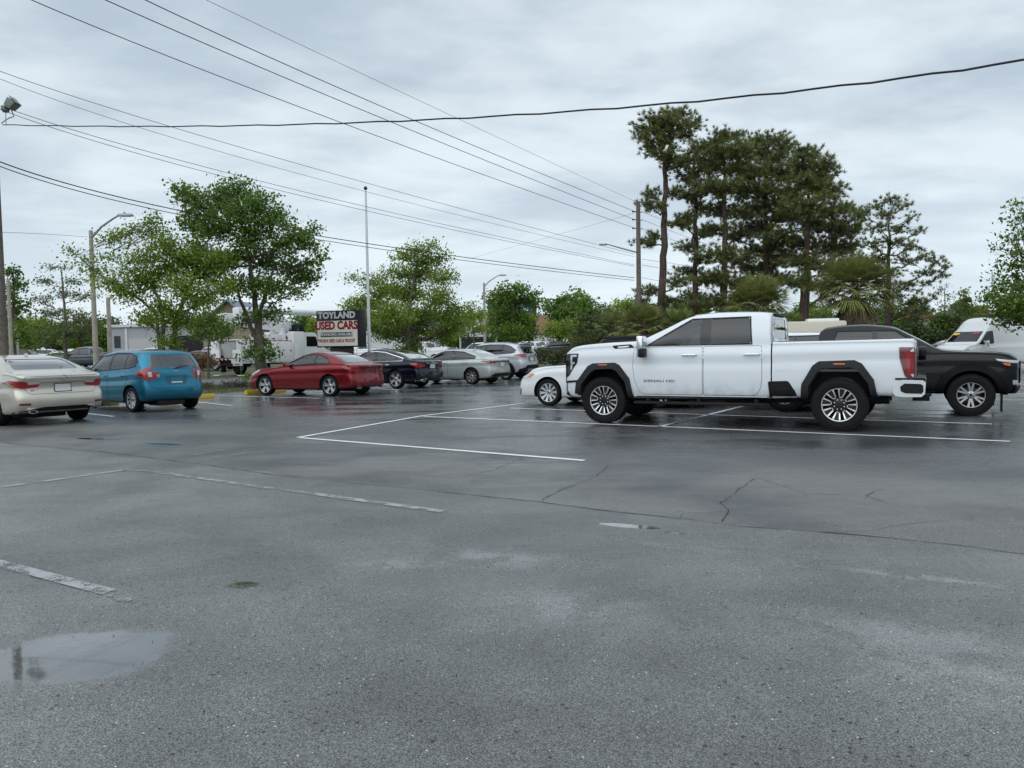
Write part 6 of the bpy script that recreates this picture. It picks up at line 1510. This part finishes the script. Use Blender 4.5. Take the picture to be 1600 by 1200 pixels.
for lbl, a in (('bright green tree above the brown roof', (872, 88, [(872, 555), (872, 520)], [(862, 512, 16, 8), (885, 510, 18, 10), (872, 522, 24, 10), (898, 520, 14, 12)])), ('olive green tree right of the brown roof', (918, 84, [(918, 560), (918, 520)], [(905, 505, 12, 8), (922, 508, 16, 10), (912, 525, 22, 12), (935, 520, 14, 12)]))):
    tree('broadleaf_tree', lbl, a[0], a[1], [(a[2], .14, .06)], a[3], LF_LIGHT, size=.3, dens=1.0, spread=.4)

pk = dict(kind='pine', bark=PBARK, needle=(28, .26, .015), tw=.011, dens=.92, grow=(1.42, 1.35), deep=1.2, limb=.03)
tree('pine_tree', 'tallest pine, standing alone at the left of the group with a bare trunk', 1033, 50, [([(1031, 560), (1033, 490), (1035, 430), (1038, 370), (1040, 300), (1038, 262), (1048, 225), (1046, 190)], .30, .07)],
     [(1028, 182, 26, 8), (1058, 178, 24, 8), (1008, 200, 18, 8), (1084, 192, 14, 9), (1048, 196, 32, 10), (1000, 212, 10, 7), (1030, 215, 22, 10), (1070, 210, 18, 9), (1012, 232, 12, 9), (1042, 240, 22, 9), (1060, 255, 22, 9), (1018, 300, 12, 7), (1012, 318, 14, 8), (1032, 322, 10, 5),
      (1058, 300, 16, 7), (1010, 378, 18, 7), (1022, 370, 14, 6), (1062, 350, 18, 7), (1078, 338, 10, 6), (1012, 455, 16, 8), (1000, 470, 14, 6), (1062, 440, 18, 8), (1050, 470, 16, 8)], LF_PINE, **pk)
tree('pine_tree', 'second pine from the left, straight trunk just behind the tallest pine', 1085, 54, [([(1086, 560), (1086, 480), (1086, 400), (1087, 300), (1085, 245)], .26, .06)],
     [(1072, 248, 20, 9), (1092, 232, 20, 10), (1110, 250, 18, 10), (1078, 272, 24, 10), (1105, 285, 22, 10), (1078, 305, 24, 9), (1102, 325, 20, 9), (1070, 342, 18, 8), (1100, 362, 18, 8), (1072, 385, 20, 8), (1100, 402, 20, 8), (1075, 425, 22, 8), (1102, 440, 20, 9), (1078, 462, 22, 8), (1105, 475, 22, 9)], LF_PINE, **pk)
tree('pine_tree', 'third pine from the left, rounded top beside the tallest', 1132, 51, [([(1131, 560), (1131, 480), (1133, 400), (1134, 320), (1132, 225)], .28, .06)],
     [(1128, 210, 22, 8), (1145, 215, 18, 9), (1108, 225, 18, 9), (1128, 235, 30, 12), (1158, 232, 22, 11), (1112, 258, 24, 11), (1145, 262, 30, 13), (1170, 275, 22, 12), (1122, 290, 30, 12), (1155, 300, 28, 12), (1128, 325, 30, 12), (1162, 335, 24, 11), (1118, 358, 26, 10), (1155, 368, 28, 10), (1125, 395, 28, 10), (1160, 405, 26, 10), (1122, 432, 28, 10), (1155, 440, 26, 10), (1125, 468, 26, 10)], LF_PINE, **pk)
tree('pine_tree', 'fourth pine from the left, broad crown in the middle of the group', 1196, 53, [([(1194, 560), (1195, 480), (1196, 400), (1196, 320), (1194, 235)], .30, .06)],
     [(1188, 218, 20, 8), (1210, 216, 18, 9), (1228, 225, 16, 9), (1182, 240, 28, 12), (1215, 245, 28, 12), (1190, 265, 34, 14), (1228, 272, 28, 14), (1195, 295, 36, 14), (1235, 305, 28, 14), (1190, 325, 34, 14), (1228, 335, 30, 14), (1185, 355, 34, 12), (1222, 368, 32, 12), (1190, 388, 34, 12), (1225, 402, 30, 12), (1185, 420, 34, 12), (1215, 438, 30, 12), (1185, 460, 30, 10)], LF_PINE, **pk)
tree('pine_tree', 'fifth pine from the left, spreading to the right behind the tall palm', 1262, 50, [([(1254, 560), (1256, 480), (1260, 400), (1264, 330), (1262, 260)], .28, .06), ([(1258, 420), (1285, 380), (1310, 350)], .10, .04)],
     [(1250, 238, 18, 9), (1272, 240, 18, 9), (1292, 255, 14, 9), (1302, 262, 8, 6), (1255, 260, 28, 13), (1285, 275, 24, 13), (1262, 290, 32, 14), (1298, 300, 20, 14), (1262, 320, 34, 14), (1302, 328, 22, 14), (1322, 325, 10, 8), (1272, 350, 34, 14), (1315, 355, 24, 14), (1255, 378, 32, 12), (1298, 385, 32, 14), (1330, 385, 18, 14), (1262, 408, 34, 12), (1310, 415, 28, 12), (1255, 440, 32, 12), (1300, 445, 28, 12), (1345, 330, 10, 10), (1338, 355, 12, 12)], LF_PINE, **pk)
tree('pine_tree', 'open airy pine standing apart at the right of the group', 1388, 58, [([(1386, 560), (1387, 480), (1390, 400), (1390, 340)], .26, .05), ([(1388, 455), (1420, 440), (1455, 425)], .08, .03)],
     [(1392, 310, 22, 6), (1368, 322, 16, 7), (1412, 320, 16, 7), (1352, 335, 12, 8), (1385, 335, 24, 8), (1425, 340, 12, 7), (1370, 355, 20, 8), (1408, 355, 24, 8), (1438, 362, 10, 7), (1360, 380, 20, 8), (1395, 378, 24, 8), (1430, 385, 18, 8), (1375, 402, 24, 8), (1415, 405, 24, 8), (1448, 398, 12, 7), (1462, 408, 14, 9), (1478, 415, 8, 7), (1475, 430, 10, 6),
      (1445, 425, 18, 7), (1390, 425, 24, 8), (1420, 445, 24, 9), (1455, 442, 14, 6), (1370, 445, 18, 8), (1400, 462, 22, 9), (1435, 468, 22, 9), (1462, 462, 10, 6), (1415, 485, 20, 9), (1440, 485, 14, 7)], LF_PINE, **{**pk, 'dens': .62, 'grow': (1.2, 1.25)})
tree('broadleaf_tree', 'green tree leaning in from the right edge above the white van', 1612, 33, [([(1640, 610), (1638, 540), (1625, 470), (1612, 420)], .18, .05), ([(1625, 480), (1590, 460), (1550, 455)], .05, .012)],
     [(1590, 322, 10, 5), (1600, 335, 18, 6), (1582, 345, 10, 4), (1580, 372, 16, 5), (1600, 365, 16, 7), (1565, 388, 8, 5), (1592, 392, 18, 8), (1572, 412, 14, 6), (1600, 415, 20, 10), (1553, 428, 6, 4), (1585, 432, 16, 8), (1565, 450, 18, 8), (1598, 450, 24, 14), (1545, 462, 12, 5), (1575, 470, 26, 14), (1605, 480, 30, 18), (1555, 488, 20, 10), (1585, 498, 28, 12), (1540, 470, 6, 3), (1630, 420, 24, 30), (1640, 470, 26, 26)], LF_OAK, size=.15, dens=1.3, per=10)
tree('conifer_tree', 'small pointed green conifer in the gap left of the right-hand tree', 1507, 95, [([(1507, 555), (1507, 460)], .2, .04)], [(1507, 458, 5, 6), (1507, 470, 10, 6), (1500, 482, 12, 7), (1515, 485, 12, 7), (1508, 497, 22, 8), (1500, 510, 24, 9), (1520, 512, 20, 9)], LF_CYP, size=.34, dens=1.2, spread=.35)
tree('broadleaf_tree', 'pale thin-leaved tree right of the airy pine', 1476, 90, [([(1476, 555), (1476, 450)], .14, .03)], [(1472, 452, 8, 7), (1482, 465, 8, 7), (1470, 480, 10, 8), (1484, 492, 10, 8), (1474, 508, 14, 8)], leafmat('pale leaves', (.10, .13, .09), (.25, .29, .20), .4), size=.22, dens=.8, spread=.4)

# palms
def palm(label, px_, py_, Y, r, nf=46, dead=0, trunk_r=.18, group='palms by the pines'):
    b = P(px_, 545, Y); z0 = gz(Y); c = P(px_, py_, Y); root = thing('palm_tree', label, 'palm', (b.x, Y, z0), group=group)
    ctr = np.array([c.x - b.x, 0, c.z - z0]); L_ = Limbs()
    L_.add(curve((0, 0, -.1), ctr, 8, wob=.02), [trunk_r * 1.2] + [trunk_r] * 7, 10)
    V, Vd, sh, shd = [], [], [], []
    def frond(out, d, length, fan, store, shade, droop):
        nonlocal_n = 26; d = d / np.linalg.norm(d); side = np.cross(d, (0, 0, 1.)); side /= np.linalg.norm(side) + 1e-6; up = np.cross(side, d)
        pt = ctr + d * length * .50; pt[2] -= droop * length * .10
        L_.add(curve(ctr, pt, 4, sag=.04), [.022, .018, .014, .010], 3)
        for k in range(nonlocal_n):
            a = (k / (nonlocal_n - 1) - .5) * 2 * fan; dd = d * math.cos(a) + side * math.sin(a) + up * .12 * math.cos(a * 2); ln = length * .56 * (1 - .28 * abs(a) / fan) * rng.uniform(.85, 1.1)
            w = .024 + .008 * rng.random(); pp_ = np.cross(dd, up); pp_ /= np.linalg.norm(pp_) + 1e-6
            p0 = pt; p1 = pt + dd * ln * .55; p2 = pt + dd * ln; p2[2] -= ln * (.12 + .5 * droop * rng.random()); p1[2] -= ln * .05 * droop
            store.append((p0 - pp_ * w * .4, p0 + pp_ * w * .4, p1 + pp_ * w, p1 - pp_ * w)); store.append((p1 - pp_ * w, p1 + pp_ * w, p2 + pp_ * w * .2, p2 - pp_ * w * .2)); shade.extend([min(1, max(0, out + rng.uniform(-.2, .25)))] * 2)
    for i in range(nf):
        az = i * 2.39996; el = math.asin(1 - 1.42 * (i + .5) / nf) if i < nf else 0
        d = np.array([math.cos(az) * math.cos(el), math.sin(az) * math.cos(el), math.sin(el)]); frond(.35 + .4 * math.cos(el) + rng.uniform(-.2, .2), d, r * rng.uniform(.85, 1.08), 1.15, V, sh, .6 if el < .2 else .3)
    for i in range(dead):
        az = i * 2.39996 + .5; el = rad(-48 - 25 * rng.random()); d = np.array([math.cos(az) * math.cos(el), math.sin(az) * math.cos(el), math.sin(el)]); frond(.5, d, r * rng.uniform(.6, .85), .7, Vd, shd, .9)
    L_.build('trunk', PBARK, root)
    np_mesh('crown', np.array(V).reshape(-1, 3), np.arange(len(V) * 4).reshape(-1, 4), LF_PALM, root, shade=sh)
    if dead: np_mesh('dead_fronds', np.array(Vd).reshape(-1, 3), np.arange(len(Vd) * 4).reshape(-1, 4), LF_DEAD, root, shade=shd)
    return root
palm('tall fan palm with a skirt of dead brown fronds behind the black pickup', 1338, 452, 39, 2.4, 84, 30)
palm('rounded green fan palm behind the roof of the white pickup', 1182, 480, 41, 2.1, 72, 0)
palm('low fan palm right below the slim utility pole', 1003, 512, 47, 1.9, 50, 0)
palm('small fan palm behind the bed cover of the black pickup', 962, 518, 52, 1.9, 22, 3)
palm('low fan palm behind the windshield of the white pickup', 1060, 515, 48, 1.7, 30, 0)
palm('drooping fan palm between the white pickup cab and the tall fan palm', 1238, 520, 36, 1.2, 16, 6)

def shrub(name, label, px_, Y, blobs, m, size=.12, dens=1.0, cat='shrub', group=None, z=None, stem=.02):
    zz = gz(Y) if z is None else z
    return tree(name, label, px_, Y, [([(px_, P_y(px_, Y, zz - .05)), (px_, P_y(px_, Y, zz + .3))], stem, stem * .5)], blobs, m, size=size, dens=dens, per=10, spread=size * 1.3, group=group, cat=cat, limb=.008, tw=.004)
def P_y(px_, Y, z): return 544 - math.tan(ROL) * (px_ - 800) + (H - z) * F / Y
shrub('hedge', 'clipped hedge with browning base between the silver crossover and the white pickup', 865, 52, [(x, 556 + (x % 3), 13, 12) for x in range(838, 935, 11)] + [(905, 535, 16, 12), (925, 530, 14, 12), (945, 532, 14, 12)], LF_HEDGE, .14, 1.6)
shrub('hedge', 'low dark hedge behind the beige sedan roof beside the thin cypress trunk', 105, 62, [(88, 558, 14, 5), (104, 557, 14, 6), (118, 558, 10, 5)], LF_OAK, .14, 2.5)
shrub('shrub', 'rusty brown ornamental grass beyond the street, left of the bucket truck', 318, 46.5, [(300, 562, 14, 7), (318, 560, 16, 8), (334, 566, 10, 6), (310, 570, 16, 5)], LF_RED, .13, 2.2)
for lbl, a in (('grey-green low shrub in the verge right of the teal hatchback', (325, 30.5, [(316, 602, 8, 7), (328, 603, 9, 6), (308, 606, 8, 6)])), ('sprawling grey-green shrub in the verge left of the big tree trunk', (368, 31.5, [(352, 600, 10, 5), (366, 599, 12, 6), (382, 600, 10, 6), (376, 604, 12, 4)]))):
    shrub('shrub', lbl, a[0], a[1], a[2], LF_GRY, .07, 3.2, group='low shrubs in the verge')
shrub('shrub', 'black-green bush at the foot of the big tree trunk', 395, 31.0, [(392, 588, 9, 6), (383, 590, 8, 5)], LF_OAK, .08, 2.4)

# grass tufts on the verge (nobody could count them)
n = 9000; s_ = rng.uniform(-14, 26, n); d_ = np.concatenate([rng.uniform(.05, 6.3, n)]); base = np.array([[*(EP + ED * a + EN * b).to_2d(), 0] for a, b in zip(s_, d_)])
hh = rng.uniform(.03, .11, n)[:, None]; a_ = rng.uniform(0, 2 * np.pi, n); w_ = np.stack([np.cos(a_), np.sin(a_), 0 * a_], 1) * .02; tip = base + np.stack([rng.normal(size=n) * .03, rng.normal(size=n) * .03, hh[:, 0]], 1)
tag(np_mesh('grass', np.stack([base - w_, base + w_, tip], 1), np.arange(3 * n).reshape(-1, 3), LF_GRASS, shade=rng.uniform(0, 1, n)), 'grass of the verge along the parking lot', 'grass', kind='stuff')

# background woods: three kinds of tree, copied along the horizon
def proto(m, sc_, nm):
    bl = [(0 + dx, dz, rx, rz) for dx, dz, rx, rz in ((0, 0, 30, 20), (-22, 12, 24, 16), (22, 14, 24, 16), (-30, 30, 22, 16), (28, 32, 24, 16), (0, 26, 30, 18), (0, 46, 34, 16), (-18, -12, 16, 10), (14, -14, 16, 10), (-24, 50, 20, 12), (26, 52, 20, 12))]
    return [(800 + dx * sc_[0], 470 + dz * sc_[1], rx * sc_[0], rz * sc_[1]) for dx, dz, rx, rz in bl]
woods = []
kinds = [(LF_FAR, (1, 1), 'hazy olive green background tree'), (LF_OAK, (.8, 1.2), 'dark green background tree'), (LF_LIGHT, (1.1, .85), 'fresh green background tree')]
protos = [None] * 3
spots = []
for i, x in enumerate(range(-40, 1700, 27)):
    k = (i * 7 + i // 3) % 3; Yb = 118 + (i * 37) % 40
    top = 500 if x < 560 else 492 if x < 900 else 478
    spots.append((x + (i * 13) % 17 - 8, Yb, k, top + (i * 29) % 22 - 8))
for i, x in enumerate(range(930, 1560, 32)): spots.append((x, 62 + (i * 11) % 12, (i * 5) % 2, 492 + (i * 17) % 16))
where = lambda x: 'at the left edge' if x < 120 else 'left of the big dark tree' if x < 300 else 'behind the bucket truck' if x < 560 else 'behind the light green tree' if x < 760 else 'above the hedge' if x < 980 else 'behind the white pickup' if x < 1250 else 'behind the black pickup' if x < 1450 else 'behind the white van'
for i, (x, Yb, k, top) in enumerate(spots):
    m, sc_, lb = kinds[k]; lbl = lb + ' ' + where(x) + (', in the nearer row' if Yb < 80 else '')
    if protos[k] is None:
        protos[k] = tree('background_tree', lbl, 800, 130, [([(800, 560), (800, 500), (800, 480)], .3, .12)], proto(m, sc_, lb), m, size=.62, dens=.42, per=9, spread=.75, deep=.8, limb=.03, tw=.012)
        o = protos[k]
    else: o = copy_tree(protos[k])
    p = P(x, 550, Yb); zt = P(x, top, Yb).z; h0 = P(800, 470 - 20 * sc_[1], 130).z - gz(130)
    sc__ = max(.28, (zt - gz(Yb)) / h0); o.location = (p.x, Yb, gz(Yb)); o.scale = (sc__ * random.uniform(.9, 1.25), sc__ * random.uniform(.9, 1.25), sc__); o.rotation_euler = (0, 0, random.uniform(0, 6.28)); tag(o, lbl, 'tree', 'background woods')
